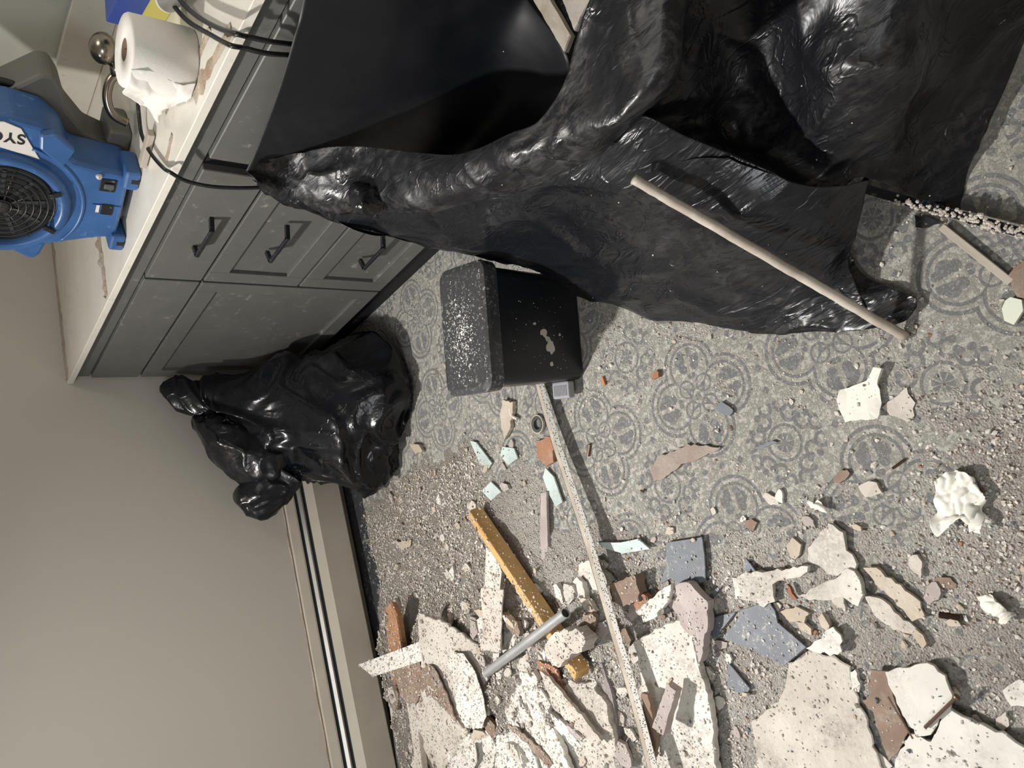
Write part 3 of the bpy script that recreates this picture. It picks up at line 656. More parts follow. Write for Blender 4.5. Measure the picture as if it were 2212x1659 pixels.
film('rim_cuff', [
    [P_(531, 370, .752), P_(590, 345, .70), P_(700, 318, .62), P_(800, 318, .58), P_(910, 330, .55), P_(1000, 332, .54), P_(1085, 300, .55), P_(1160, 265, .55), P_(1210, 190, .56), P_(1240, 90, .58), P_(1268, 10, .60), P_(1300, -60, .60)],
    [P_(538, 376, .75), P_(600, 375, .68), P_(700, 360, .61), P_(800, 368, .57), P_(910, 368, .55), P_(1000, 365, .54), P_(1100, 335, .55), P_(1215, 285, .56), P_(1300, 215, .57), P_(1350, 110, .58), P_(1380, 20, .58), P_(1400, -60, .58)],
    [P_(552, 390, .735), P_(620, 415, .655), P_(700, 418, .60), P_(800, 425, .56), P_(905, 425, .53), P_(1010, 408, .52), P_(1130, 362, .53), P_(1250, 315, .54), P_(1380, 235, .55), P_(1452, 150, .55), P_(1470, 30, .55), P_(1490, -60, .55)],
    [P_(556, 398, .725), P_(622, 440, .63), P_(710, 458, .57), P_(800, 462, .53), P_(905, 458, .50), P_(1020, 436, .48), P_(1150, 400, .47), P_(1270, 345, .46), P_(1390, 245, .47), P_(1445, 170, .48), P_(1455, 60, .48), P_(1470, -60, .48)]],
    CUFFFILM, cb, k=14, amp=.011, freq=12, seed=9, edge=.5)
film('front_skirt', [
    [P_(545, 388, .725), P_(700, 425, .585), P_(820, 425, .53), P_(960, 410, .49), P_(1120, 375, .46), P_(1250, 315, .45), P_(1370, 245, .455), P_(1490, 300, .385), P_(1640, 360, .30), P_(1760, 400, .23), P_(1875, 385, .16)],
    [P_(560, 402, .71), P_(720, 470, .55), P_(850, 478, .47), P_(980, 478, .40), P_(1120, 462, .37), P_(1260, 445, .36), P_(1385, 400, .375), P_(1515, 405, .33), P_(1650, 450, .26), P_(1770, 470, .19), P_(1860, 430, .13)],
    [P_(590, 420, .67), P_(740, 480, .53), P_(880, 505, .41), P_(1010, 520, .32), P_(1130, 530, .26), P_(1260, 545, .22), P_(1390, 530, .24), P_(1520, 520, .23), P_(1660, 540, .18), P_(1790, 540, .12), P_(1845, 500, .10)],
    [P_(605, 430, .64), P_(760, 490, .51), P_(900, 520, .38), P_(1030, 548, .27), P_(1140, 572, .18), P_(1270, 600, .12), P_(1400, 620, .12), P_(1520, 620, .12), P_(1660, 620, .09), P_(1780, 600, .07), P_(1830, 560, .06)],
    [P_(612, 434, .63), P_(790, 500, .49), P_(940, 535, .33), P_(1060, 562, .24), P_(1150, 588, .14), P_(1270, 640, .05), P_(1400, 682, .015), P_(1500, 700, .012), P_(1610, 722, .012), P_(1740, 716, .012), P_(1885, 706, .012)]],
    SHINYFILM, cb, k=14, amp=.0085, freq=8, seed=4, aniso=(1.8, .55, 1.3))
film('bag_body', [
    [P_(1400, -60, .50), P_(1480, -60, .46), P_(1600, -60, .40), P_(1720, -60, .38), P_(1850, -60, .36), P_(1960, -60, .34), P_(2060, -60, .25), P_(2260, -60, .14)],
    [P_(1420, 30, .48), P_(1490, 40, .42), P_(1600, 60, .34), P_(1720, 40, .33), P_(1860, 30, .34), P_(1960, 60, .30), P_(2060, 60, .18), P_(2225, 60, .06)],
    [P_(1420, 150, .45), P_(1490, 160, .38), P_(1600, 180, .28), P_(1720, 190, .27), P_(1830, 170, .30), P_(1940, 160, .27), P_(2050, 180, .12), P_(2170, 200, .03)],
    [P_(1380, 250, .44), P_(1470, 260, .35), P_(1580, 290, .25), P_(1700, 300, .23), P_(1800, 280, .25), P_(1910, 260, .23), P_(1990, 280, .10), P_(2110, 320, .02)],
    [P_(1370, 330, .42), P_(1480, 330, .36), P_(1620, 350, .29), P_(1740, 385, .22), P_(1810, 370, .20), P_(1880, 345, .17), P_(1980, 390, .07), P_(2092, 400, .012)],
    [P_(1370, 385, .40), P_(1500, 345, .365), P_(1640, 368, .30), P_(1765, 410, .225), P_(1830, 400, .185), P_(1880, 385, .155), P_(2000, 430, .05), P_(2083, 466, .012)]],
    BLACKFILM, cb, k=16, amp=.016, freq=6.5, seed=6, aniso=(1.4, .9, 1))
film('skirt_tail', [
    [P_(1872, 385, .15), P_(1850, 440, .11), P_(1835, 520, .07), P_(1845, 560, .04), P_(1880, 600, .02), P_(1980, 645, .02)],
    [P_(1840, 430, .12), P_(1800, 500, .09), P_(1780, 570, .07), P_(1800, 620, .05), P_(1860, 640, .03), P_(1982, 662, .012)],
    [P_(1780, 500, .11), P_(1720, 570, .09), P_(1690, 630, .06), P_(1740, 670, .04), P_(1830, 690, .02), P_(1960, 690, .010)],
    [P_(1740, 540, .10), P_(1660, 620, .08), P_(1610, 718, .012), P_(1720, 716, .010), P_(1820, 712, .010), P_(1925, 700, .008)]],
    SHINYFILM, cb, k=12, amp=.010, freq=14, seed=21, aniso=(1.6, .7, 1))
# crushed knob standing on the cuff
pc = P_(785, 428, .57)
blob('crushed_fold', [(pc+Vector((0, 0, -.03)), .035, .030, 0), (pc+Vector((0, 0, .0)), .034, .028, 0), (pc+Vector((.004, .0, .02)), .026, .02, 0), (pc+Vector((.008, 0, .028)), .01, .01, 0)], SHINYFILM, cb, amp=.010, seed=31, freq=30, n=50, m=30)
# pale boards sticking out of the open bag
slab('wood_board', [(1128, -40), (1165, -40), (1232, 75), (1218, 112)], .012, GREYWOOD, 'narrow pale dusty board lying at the far edge of the open bag', 'board', z=.44, amp=.0006)
slab('wood_board', [(1200, -40), (1300, -40), (1262, 20), (1240, 66)], .012, DRYGREY, 'wider off-white board beside the black gap at the far edge of the bag', 'board', z=.44, amp=.0006)
slab('wood_board', [(1165, -40), (1200, -40), (1240, 66), (1228, 82)], .006, BLACKMETAL, 'thin black strip standing in for the dark gap between the two pale boards in the bag', 'strip', z=.43, amp=.001)  # black strip stands in for the dark gap between the boards

# ------------------------------------------------------------------ stick resting on the bag
a, b = at(1956, 728, .008), at(1368, 386, .425)
st = thing('wooden_pole', 'thin pale dusty pole leaning from the floor up onto the black contractor bag', 'pole', (0, 0, 0))
bm = bmesh.new(); pts = [a.lerp(b, i/60)+Vector((noise.noise(Vector((i*.2, 0, 0))), noise.noise(Vector((0, i*.2, 0))), 0))*.0012 for i in range(61)]; tube(bm, pts, .0085, 14, rads=[.0085+.0008*noise.noise(Vector((i*.7, 5, 0))) for i in range(61)]); obj('shaft', bm, mat_wood('dusty_pole_wood', (.42, .36, .30), (.60, .54, .47), (1, 1, 1), .55, .6), st, smooth=True)

# ------------------------------------------------------------------ sticks in the bottom right (photo right edge)
bar('wood_lath', at(1870, 408, .02), at(2235, 512, .03), .016, .012, BLACKMETAL, 'black dust-crusted lath running out from under the bag to the photo edge', 'lath', bev=.001)
bm = bmesh.new(); rr = random.Random(9)
for i in range(160):
    t = rr.random()**.7; p = at(1920+300*t, 428+78*t, .034+.006*t)+Vector((rr.uniform(-.008, .008), rr.uniform(-.008, .008), 0)); bmesh.ops.create_icosphere(bm, subdivisions=1, radius=rr.uniform(.0015, .004), matrix=Matrix.Translation(p))
tag(obj('dust_crust', bm, GYPSUM), 'crust of pale plaster crumbs along the top of the black lath', 'plaster crumbs', kind='stuff')
bar('wood_lath', at(2035, 490, .010), at(2185, 610, .006), .012, .010, GREYWOOD, 'short dusty lath branching off the black lath towards the floor', 'lath', bev=.001)
slab('plastic_scrap', [(1975, 462), (2040, 482), (2015, 488), (1976, 492)], .004, BLACKMETAL, 'small black plastic scrap under the black lath', 'scrap', z=.004)

# ------------------------------------------------------------------ long corner bead
cbd = thing('corner_bead', 'long perforated metal corner bead lying across the rubble from the bin to the photo bottom', 'corner bead', (0, 0, 0))
PB = [at(1158, 812, .025), at(1200, 960, .035), at(1262, 1150, .05), at(1318, 1340, .075), at(1365, 1500, .085), at(1412, 1680, .09)]
SPN = smoothpath(PB, 8)
def strip(name, o1, o2, z1, z2, mat, lbl=None, t=.0012):
    bm = bmesh.new(); rows = []
    for i, p in enumerate(SPN):
        tt = (SPN[min(i+1, len(SPN)-1)]-SPN[max(i-1, 0)]); tt.z = 0; tt.normalize(); s = Vector((tt.y, -tt.x, 0))
        rows.append([bm.verts.new(p+s*o1+Vector((0, 0, z1))), bm.verts.new(p+s*o2+Vector((0, 0, z2))), bm.verts.new(p+s*o2+Vector((0, 0, z2-t))), bm.verts.new(p+s*o1+Vector((0, 0, z1-t)))])
    for r1, r2 in zip(rows, rows[1:]):
        for k in range(4): bm.faces.new((r1[k], r1[(k+1) % 4], r2[(k+1) % 4], r2[k]))
    bm.faces.new(rows[0]); bm.faces.new(rows[-1][::-1]); return obj(name, bm, mat, cbd, label=lbl)
def mat_perf():
    m = NT('perforated_galvanised_flange', .5, .2); p = m.pos(); v = m.voro(p, 210); f = m.ramp(v, .30, .36)
    c = m.mix(f, (.10, .09, .08), (.60, .58, .54)); m.color(c); return m.m
sd = SPN[10]-SPN[9]
strip('bead_face', .011, -.0085, .0, .007, GREYWOOD, 'grey brown weathered face'); strip('perforated_flange', -.0088, -.0205, .0068, .001, mat_perf(), 'white dotted perforated flange')
strip('bead_lip', .0135, .0105, -.004, .0015, DRYGREY)

# ------------------------------------------------------------------ timber stud, tube and long pieces of the pile
sd_ = bar('wood_stud', at(1026, 1106, .048), at(1258, 1455, .088), .034, .040, STUD, 'yellow pine stud with nails lying across the rubble pile', 'timber', bev=.0025, roll=.35)
sb = thing('aluminium_tube', 'short round aluminium tube lying slanted over the pine stud', 'tube', (0, 0, 0))
a, b = at(1052, 1453, .085), at(1222, 1324, .125)
bm = bmesh.new(); zax = (b-a).normalized(); L = (b-a).length; xx = zax.cross(Vector((0, 0, 1))).normalized(); yy = zax.cross(xx); MT = Matrix(((xx.x, yy.x, zax.x, a.x), (xx.y, yy.y, zax.y, a.y), (xx.z, yy.z, zax.z, a.z), (0, 0, 0, 1)))
lathe(bm, [(.0098, 0), (.0122, 0), (.0122, L), (.0104, L), (.0100, .0), (.0098, 0)], 36, MT); obj('tube_wall', bm, TUBEMETAL, sb, smooth=False)
bm = bmesh.new(); bmesh.ops.create_circle(bm, cap_ends=True, radius=.0103, segments=30); bmesh.ops.transform(bm, matrix=MT @ Matrix.Translation((0, 0, L-.006)), verts=bm.verts); obj('tube_shade_disc', bm, INK, sb, label='black disc painting the shade inside the open end')  # black disc paints the shade inside the hollow tube
# nails in the stud
for i, (x, y) in enumerate(((1033, 1132), (1105, 1246))):
    p = at(x, y, .058); bm = bmesh.new(); tube(bm, [p, p+Vector((-.008, -.004, .012)), p+Vector((-.016, -.004, .014))], .0014, 6); tube(bm, [p+Vector((-.016, -.004, .014)), p+Vector((-.0175, -.004, .0142))], .0032, 8)
    obj('nail', bm, SCREWM, label=('bent nail at the far end of the pine stud', 'bent nail halfway along the pine stud')[i], cat='nail')

def S(name, px, t, mat, label, cat, **k): return slab(name, px, t, mat, label, cat, **k)
# --- pieces, roughly back to front
S('trim_board', [(815, 1362), (835, 1392), (880, 1659), (900, 1690), (862, 1690), (838, 1500)], .010, DRYWALL, 'long white trim board edge along the front of the heater', 'trim board', z=.02, amp=.0006)
S('wood_plank', [(832, 1312), (843, 1300), (856, 1330), (872, 1430), (898, 1590), (906, 1700), (880, 1700), (862, 1560), (838, 1400)], .022, OAK, 'long orange brown plank standing along the heater at the left of the pile', 'plank', z=.045, amp=.0008)
S('trim_board', [(850, 1292), (857, 1305), (872, 1400), (895, 1500), (915, 1690), (902, 1690), (885, 1560), (862, 1430), (848, 1320)], .020, DRYGREY, 'thin pale edge strip beside the orange brown plank', 'trim board', z=.044, amp=.0006)
S('trim_board', [(773, 1436), (905, 1386), (912, 1428), (805, 1462)], .010, DRYWALL, 'white mitred trim offcut leaning over the edge of the heater', 'trim board', z=.125, amp=.0005)
S('brown_paper_sheet', [(848, 1440), (905, 1424), (915, 1480), (900, 1520), (880, 1520), (862, 1495)], .004, BROWNP, 'dark brown torn paper patch under the white mitred trim', 'paper', z=.10)
S('drywall_sheet', [(903, 1322), (960, 1345), (1030, 1392), (1040, 1440), (1052, 1545), (1038, 1580), (1002, 1572), (985, 1545), (965, 1500), (940, 1445), (908, 1440), (902, 1360)], .012, DRYGREY, 'big grey-beige drywall sheet with pointed corner beside the brown plank', 'drywall', z=.085, warp=.006)
S('paint_flake', [(975, 1408), (1000, 1412), (1025, 1450), (1042, 1500), (1050, 1545), (1040, 1574), (1005, 1572), (985, 1530), (985, 1490), (965, 1430)], .003, DRYWALL, 'smooth white paint skin on the big grey-beige drywall sheet', 'paint skin', z=.100, amp=.0015)
S('drywall_sheet', [(900, 1500), (930, 1480), (960, 1500), (990, 1560), (1010, 1580), (1000, 1610), (960, 1659), (950, 1700), (905, 1700), (895, 1590)], .012, DRYGREY, 'curved grey-beige drywall sheet at the photo bottom next to the brown plank', 'drywall', z=.075, warp=.012)
S('brown_paper_sheet', [(910, 1435), (935, 1440), (965, 1500), (985, 1560), (960, 1530), (925, 1500), (905, 1520)], .004, BROWNP, 'long brown torn paper streak across the drywall sheet', 'paper', z=.106)
S('plaster_slab', [(975, 1690), (985, 1620), (1010, 1585), (1060, 1575), (1070, 1620), (1058, 1690)], .014, DRYWALL, 'round-edged cream plaster slab at the photo bottom', 'plaster', z=.085, warp=.008)
S('paint_flake', [(945, 1690), (975, 1640), (1025, 1605), (1030, 1640), (1018, 1690)], .005, DRYWALL, 'white paint flake lying on the cream slab at the photo bottom', 'paint skin', z=.108)
S('drywall_sheet', [(1075, 1430), (1110, 1440), (1150, 1470), (1190, 1520), (1185, 1560), (1210, 1600), (1240, 1690), (1190, 1690), (1165, 1640), (1085, 1560), (1075, 1500)], .014, DRYWALL, 'large white drywall sheet in the middle of the pile below the tube', 'drywall', z=.075, warp=.006)
S('plaster_slab', [(1072, 1590), (1105, 1580), (1140, 1605), (1160, 1645), (1170, 1690), (1065, 1690)], .012, DRYWALL, 'white slab with brown torn edge at the photo bottom centre-left', 'plaster', z=.095, warp=.005)
S('brown_paper_sheet', [(1095, 1565), (1110, 1568), (1170, 1620), (1195, 1650), (1185, 1660), (1140, 1610)], .004, BROWNP, 'narrow brown paper rim between two white drywall sheets', 'paper', z=.103)
S('drywall_sheet', [(1188, 1540), (1215, 1560), (1245, 1600), (1275, 1640), (1300, 1690), (1235, 1690), (1205, 1600)], .012, DRYWALL, 'slender white drywall sheet right of the large white one', 'drywall', z=.07, warp=.004)
S('plaster_slab', [(1165, 1450), (1185, 1462), (1250, 1540), (1300, 1600), (1290, 1612), (1250, 1580), (1195, 1530)], .010, GYPSUM, 'grey gypsum board edge with layered core in the middle of the pile', 'plaster', z=.095)
S('plaster_chunk', [(1180, 1385), (1205, 1362), (1245, 1360), (1265, 1385), (1258, 1408), (1232, 1412), (1215, 1440), (1195, 1438), (1180, 1410)], .040, GYPSUM, 'thick broken plaster chunk sitting on the pine stud', 'plaster chunk', z=.085, amp=.004, warp=.012)
S('plaster_chunk', [(1208, 1490), (1228, 1470), (1275, 1475), (1310, 1520), (1330, 1600), (1345, 1690), (1280, 1690), (1245, 1620), (1222, 1540)], .030, GYPSUM, 'long rough plaster slab between the stud end and the corner bead', 'plaster chunk', z=.05, amp=.004, warp=.014)
S('wood_plank', [(1278, 1430), (1300, 1432), (1322, 1500), (1338, 1600), (1350, 1690), (1315, 1690), (1300, 1600), (1288, 1500)], .018, DARKP, 'dark grey plank lying left of the corner bead at the photo bottom', 'plank', z=.05, amp=.001)
S('brown_paper_sheet', [(1160, 1425), (1200, 1445), (1225, 1500), (1195, 1490), (1160, 1460)], .006, TERRA, 'reddish brown torn board piece under the tube', 'board piece', z=.07)
S('drywall_strip', [(1040, 1270), (1086, 1274), (1082, 1342), (1082, 1410), (1038, 1405), (1042, 1340)], .005, DRYGREY, 'fibrous cream paper strip standing out of the pile left of the stud', 'paper strip', z=.10, amp=.0012, warp=.004)
S('trim_board', [(1050, 1182), (1066, 1188), (1084, 1235), (1080, 1275), (1046, 1268)], .014, DRYWALL, 'short white trim offcut tucked under the far end of the pine stud', 'trim board', z=.04, amp=.001)
S('drywall_sheet', [(1022, 1345), (1042, 1330), (1048, 1400), (1040, 1410), (1035, 1380)], .008, DRYWALL, 'small white flake behind the cream paper strip', 'drywall', z=.07)
S('drywall_sheet', [(1090, 1345), (1120, 1350), (1110, 1395), (1085, 1410)], .006, DRYWALL, 'white flake between paper strip and tube', 'drywall', z=.06)
S('plaster_slab', [(1095, 1280), (1130, 1290), (1165, 1340), (1180, 1370), (1140, 1360), (1100, 1330)], .016, PLASTER, 'white speckled plaster piece beside the pine stud', 'plaster', z=.035)
S('plaster_slab', [(1110, 1440), (1150, 1395), (1185, 1440), (1200, 1480), (1160, 1470)], .010, GYPSUM, 'beige gypsum piece between tube and plaster chunk', 'plaster', z=.06, warp=.006)
S('wood_sliver', [(1168, 1065), (1180, 1062), (1184, 1200), (1172, 1240), (1166, 1150)], .008, PINKP, 'thin purplish wood sliver right of the pine stud', 'sliver', z=.012, amp=.001)
S('plaster_slab', [(1372, 1385), (1420, 1355), (1470, 1338), (1495, 1362), (1500, 1400), (1512, 1450), (1530, 1500), (1540, 1560), (1548, 1690), (1425, 1690), (1400, 1560), (1385, 1470)], .018, PLASTER, 'largest white plaster slab right of the corner bead at the photo bottom', 'plaster', z=.022, amp=.003, warp=.004)
S('plaster_stick', [(1440, 1478), (1460, 1492), (1432, 1590), (1408, 1572)], .022, PINKP, 'pinkish plaster stick standing on the largest white slab', 'plaster', z=.07, amp=.001)
S('wood_sliver', [(1385, 1495), (1398, 1500), (1420, 1600), (1412, 1640), (1396, 1600)], .012, BROWNP, 'brown sliver in the shadow beside the corner bead', 'sliver', z=.06)
S('wood_block', [(1316, 1262), (1372, 1242), (1380, 1300), (1345, 1310), (1322, 1300)], .030, BROWNP, 'brown wood block beside the corner bead', 'wood block', z=.02, amp=.003, warp=.006)
S('wood_block', [(1375, 1278), (1400, 1290), (1408, 1320), (1380, 1330), (1370, 1308)], .018, TERRA, 'smaller brown wood block right of the larger one', 'wood block', z=.02, amp=.003)
S('plaster_slab', [(1372, 1322), (1425, 1275), (1450, 1262), (1442, 1300), (1412, 1335), (1395, 1345)], .014, DRYWALL, 'white wedge of plaster next to the brown wood block', 'plaster', z=.045)
S('plaster_slab', [(1460, 1262), (1482, 1255), (1528, 1300), (1530, 1335), (1520, 1400), (1512, 1435), (1500, 1380), (1470, 1350), (1450, 1310)], .022, PINKP, 'pinkish plaster plate with dark broken edge above the largest slab', 'plaster', z=.025, warp=.004)
S('plaster_chunk', [(1248, 1220), (1280, 1205), (1300, 1235), (1318, 1255), (1300, 1275), (1262, 1270), (1245, 1248)], .018, PLASTER, 'crumpled white plaster lump left of the corner bead', 'plaster chunk', z=.02, amp=.004, warp=.012)
S('glass_shard', [(1286, 1172), (1340, 1172), (1378, 1164), (1404, 1186), (1345, 1196), (1310, 1186)], .006, GLASSEDGE, 'bright pointed glass shard lying right of the corner bead', 'glass shard', z=.012, amp=.0004)
# mirror shards
def mirror(px, label, z=.010): return slab('mirror_shard', px, .005, MIRROR, label, 'mirror shard', z=z, amp=.0004, step=.05)
mirror([(1438, 1172), (1516, 1160), (1522, 1200), (1524, 1255), (1500, 1266), (1468, 1262), (1448, 1250), (1425, 1262), (1440, 1220)], 'square grey mirror shard nearest the bin')
mirror([(1598, 1318), (1660, 1298), (1674, 1320), (1680, 1345), (1742, 1398), (1694, 1438), (1620, 1402), (1560, 1378), (1592, 1340)], 'largest grey mirror shard with green edge in the lower middle', .012)
mirror([(1522, 1340), (1562, 1328), (1590, 1322), (1545, 1378), (1522, 1366)], 'small pointed mirror shard left of the largest shard')
mirror([(1540, 1275), (1558, 1268), (1536, 1296), (1530, 1290)], 'tiny mirror sliver above the small pointed shard')
mirror([(1610, 1205), (1632, 1234), (1608, 1238)], 'triangular mirror chip above the crumbly white plaster')
mirror([(1572, 1430), (1620, 1488), (1612, 1500), (1570, 1492)], 'mirror splinter below the largest shard')
for (p, lb) in (([(1015, 952), (1028, 955), (1062, 1000), (1055, 1012), (1035, 1000)], 'green tinted glass splinter near the bin lid side'), ([(1085, 965), (1110, 968), (1118, 990), (1098, 1005), (1080, 985)], 'cluster glass shard left of the terracotta piece'),
              ([(1178, 1010), (1196, 1030), (1215, 1085), (1200, 1095), (1182, 1060), (1172, 1030)], 'pale green glass splinter beside the corner bead'), ([(1040, 1060), (1060, 1040), (1082, 1062), (1060, 1082)], 'greenish glass piece beyond the end of the stud')):
    S('glass_shard', p, .005, GLASSEDGE, lb, 'glass shard', z=.006, amp=.0004)
S('slate_piece', [(1018, 1160), (1040, 1150), (1048, 1200), (1035, 1225), (1020, 1200)], .006, MIRROR, 'dark slate coloured shard left of the pine stud', 'shard', z=.005)
S('slate_piece', [(915, 1280), (932, 1285), (930, 1318), (914, 1310)], .005, MIRROR, 'small dark slate shard before the big drywall corner', 'shard', z=.005)
S('plaster_slab', [(1580, 1248), (1640, 1232), (1700, 1230), (1745, 1222), (1748, 1236), (1668, 1262), (1672, 1300), (1650, 1312), (1618, 1296), (1590, 1296)], .010, PLASTER, 'crumbly white plaster sheet over the largest mirror shard', 'plaster', z=.012, warp=.008)
S('plaster_slab', [(1725, 1290), (1770, 1262), (1800, 1252), (1830, 1228), (1858, 1248), (1868, 1285), (1850, 1310), (1812, 1290), (1770, 1298)], .012, PLASTER, 'lumpy white plaster slab right of the rusty scrap', 'plaster', z=.010, warp=.008)
S('plaster_slab', [(1748, 1182), (1790, 1130), (1822, 1150), (1824, 1180), (1850, 1220), (1845, 1235), (1800, 1245), (1775, 1225), (1745, 1210)], .010, PLASTER, 'grey-white plaster flake pointing up towards the white paper', 'plaster', z=.006, warp=.006)
S('plaster_slab', [(1862, 1224), (1892, 1226), (1985, 1300), (2000, 1335), (1970, 1345), (1920, 1290)], .008, CORK, 'long tan plaster strip running diagonally to the right', 'plaster', z=.008, warp=.004)
S('plaster_slab', [(1868, 1290), (1900, 1290), (1965, 1345), (1985, 1370), (1930, 1360), (1890, 1330)], .008, GYPSUM, 'beige crumbly strip below the long tan strip', 'plaster', z=.006, warp=.006)
S('drywall_sheet', [(1742, 1400), (1800, 1352), (1816, 1372), (1818, 1408), (1800, 1415), (1770, 1412)], .005, DRYWALL, 'bright white fishtail flake right of the largest mirror shard', 'drywall', z=.020)
S('plaster_slab', [(1690, 1500), (1700, 1440), (1745, 1405), (1800, 1418), (1835, 1440), (1850, 1500), (1880, 1580), (1912, 1690), (1640, 1690), (1620, 1560), (1660, 1530)], .008, GYPSUM, 'broad dusty plaster sheet covered with crumbs in the lower middle', 'plaster', z=.006, warp=.002)
S('brown_board', [(1880, 1446), (1912, 1450), (1935, 1520), (1962, 1582), (1940, 1625), (1920, 1645), (1900, 1590), (1882, 1520), (1872, 1480)], .006, BROWNP, 'brown backing board strip between the dusty sheet and the white panels', 'board', z=.020, amp=.001)
S('drywall_sheet', [(1910, 1452), (2002, 1430), (2040, 1462), (2058, 1500), (2050, 1530), (2010, 1588), (1978, 1590), (1945, 1530)], .008, DRYWALL, 'white painted panel piece next to the brown backing board', 'drywall', z=.022, warp=.004)
S('drywall_sheet', [(1930, 1690), (1935, 1640), (1965, 1585), (2010, 1600), (2050, 1530), (2110, 1562), (2180, 1590), (2240, 1640), (2240, 1690)], .009, DRYWALL, 'large white painted panel in the lower right corner', 'drywall', z=.018, warp=.003)
S('drywall_sheet', [(2165, 1490), (2200, 1470), (2240, 1480), (2240, 1530), (2185, 1525)], .006, DRYWALL, 'white curled flake at the right photo edge', 'drywall', z=.012, warp=.006)
S('plaster_chunk', [(1685, 1322), (1720, 1310), (1748, 1325), (1735, 1345), (1705, 1345)], .008, CORK, 'small yellowish plaster chip beside the largest mirror shard', 'plaster chunk', z=.006)
S('paper_scrap', [(1808, 862), (1812, 842), (1830, 838), (1872, 822), (1890, 792), (1908, 796), (1896, 830), (1904, 872), (1898, 905), (1850, 908), (1825, 912), (1812, 885)], .0022, CREASED, 'bright white torn paper scrap lying flat on the tiles', 'paper', z=.012, amp=.0012, step=.008, warp=.010)
S('paper_scrap', [(1906, 880), (1930, 862), (1960, 838), (1975, 870), (1976, 900), (1960, 912), (1925, 898)], .0015, DRYGREY, 'thin translucent grey-white scrap beside the bright paper scrap', 'paper', z=.003, warp=.004)
S('bark_piece', [(1404, 1018), (1420, 985), (1450, 975), (1485, 958), (1520, 962), (1557, 968), (1520, 985), (1480, 1000), (1445, 1025), (1412, 1040)], .006, mat_plaster('fibrous_brown_board', (.27, .21, .18), (.36, .30, .26), .5, 60, .7), 'pointed brown fibreboard fragment lying on the patterned tiles', 'board fragment', z=.002, warp=.003)
S('terracotta_chip', [(1158, 952), (1185, 942), (1196, 960), (1196, 1000), (1180, 1008), (1162, 990)], .010, TERRA, 'terracotta piece under the corner bead beside the rubber ring', 'tile chip', z=.003)
S('terracotta_chip', [(1403, 812), (1410, 802), (1422, 800), (1422, 816), (1410, 820)], .010, TERRA, 'small brick red chip on clean tiles right of the bin', 'tile chip', z=.002)
S('terracotta_chip', [(1296, 816), (1301, 815), (1306, 830), (1301, 834)], .006, simple('orange_scrap', (.5, .2, .07), .6), 'tiny orange chip right of the pedal', 'chip', z=.002)
S('plaster_chip', [(2165, 668), (2180, 640), (2205, 650), (2210, 672), (2190, 700), (2168, 692)], .008, simple('pale_green_white_plaster', (.68, .72, .60), .8, bscale=60), 'pale greenish plaster chip at the right photo edge', 'plaster chip', z=.004)
S('wood_sliver', [(1085, 862), (1108, 868), (1102, 925), (1090, 950), (1080, 905)], .012, CORK, 'tan broken wood sliver below the bin lid', 'sliver', z=.004)
S('plaster_chip', [(885, 962), (905, 960), (912, 975), (898, 982)], .010, CORK, 'tan chip touching the corner bin bag', 'plaster chip', z=.006)
S('drywall_sheet', [(845, 1165), (862, 1170), (888, 1165), (886, 1180), (868, 1188), (858, 1178)], .003, CORK, 'small pale leaf-shaped paint chip on the rubble before the heater', 'paint chip', z=.010)
S('mirror_shard', [(1628, 968), (1668, 952), (1680, 955), (1640, 972)], .004, MIRROR, 'thin dark splinter on the tiles right of the brown fragment', 'splinter', z=.003, step=.05, amp=.0004)
S('plastic_scrap', [(1545, 880), (1558, 868), (1585, 885), (1575, 900), (1562, 898)], .006, MIRROR, 'blue-grey plastic scrap on the tiles in the middle', 'scrap', z=.003)
S('terracotta_chip', [(1700, 1262), (1706, 1268), (1722, 1295), (1714, 1298), (1704, 1285)], .008, TERRA, 'rust coloured scrap in the gap of the white plaster', 'scrap', z=.010)
S('terracotta_chip', [(2175, 595), (2212, 560), (2240, 590), (2240, 660), (2195, 640)], .012, BROWNP, 'brown crumbly clod at the right photo edge under the lath', 'clod', z=.002, warp=.008)

# rubber ring
rg = thing('rubber_ring', 'dark rubber ring with pale rim lying beside the corner bead', 'ring', at(1164, 916, .003))
bm = bmesh.new(); lathe(bm, [(.0135, 0), (.0135, .006), (.0150, .007), (.0212, .007), (.0225, .006), (.0225, 0), (.0135, 0)], 40); obj('ring_body', bm, simple('dark_green_rubber', (.05, .058, .052), .6), rg, smooth=False)
bm = bmesh.new(); lathe(bm, [(.0222, 0), (.0246, 0), (.0246, .0075), (.0222, .0075), (.0222, 0)], 40); obj('ring_rim', bm, CORK, rg, label='pale outer rim')
# curved white hook near the ring
bm = bmesh.new(); tube(bm, smoothpath([at(1108, 872, .010), at(1102, 885, .012), at(1106, 898, .012), at(1118, 905, .010)], 6), .0045, 10); obj('plastic_hook', bm, DRYWALL, label='small curved white plastic hook left of the rubber ring', cat='hook')
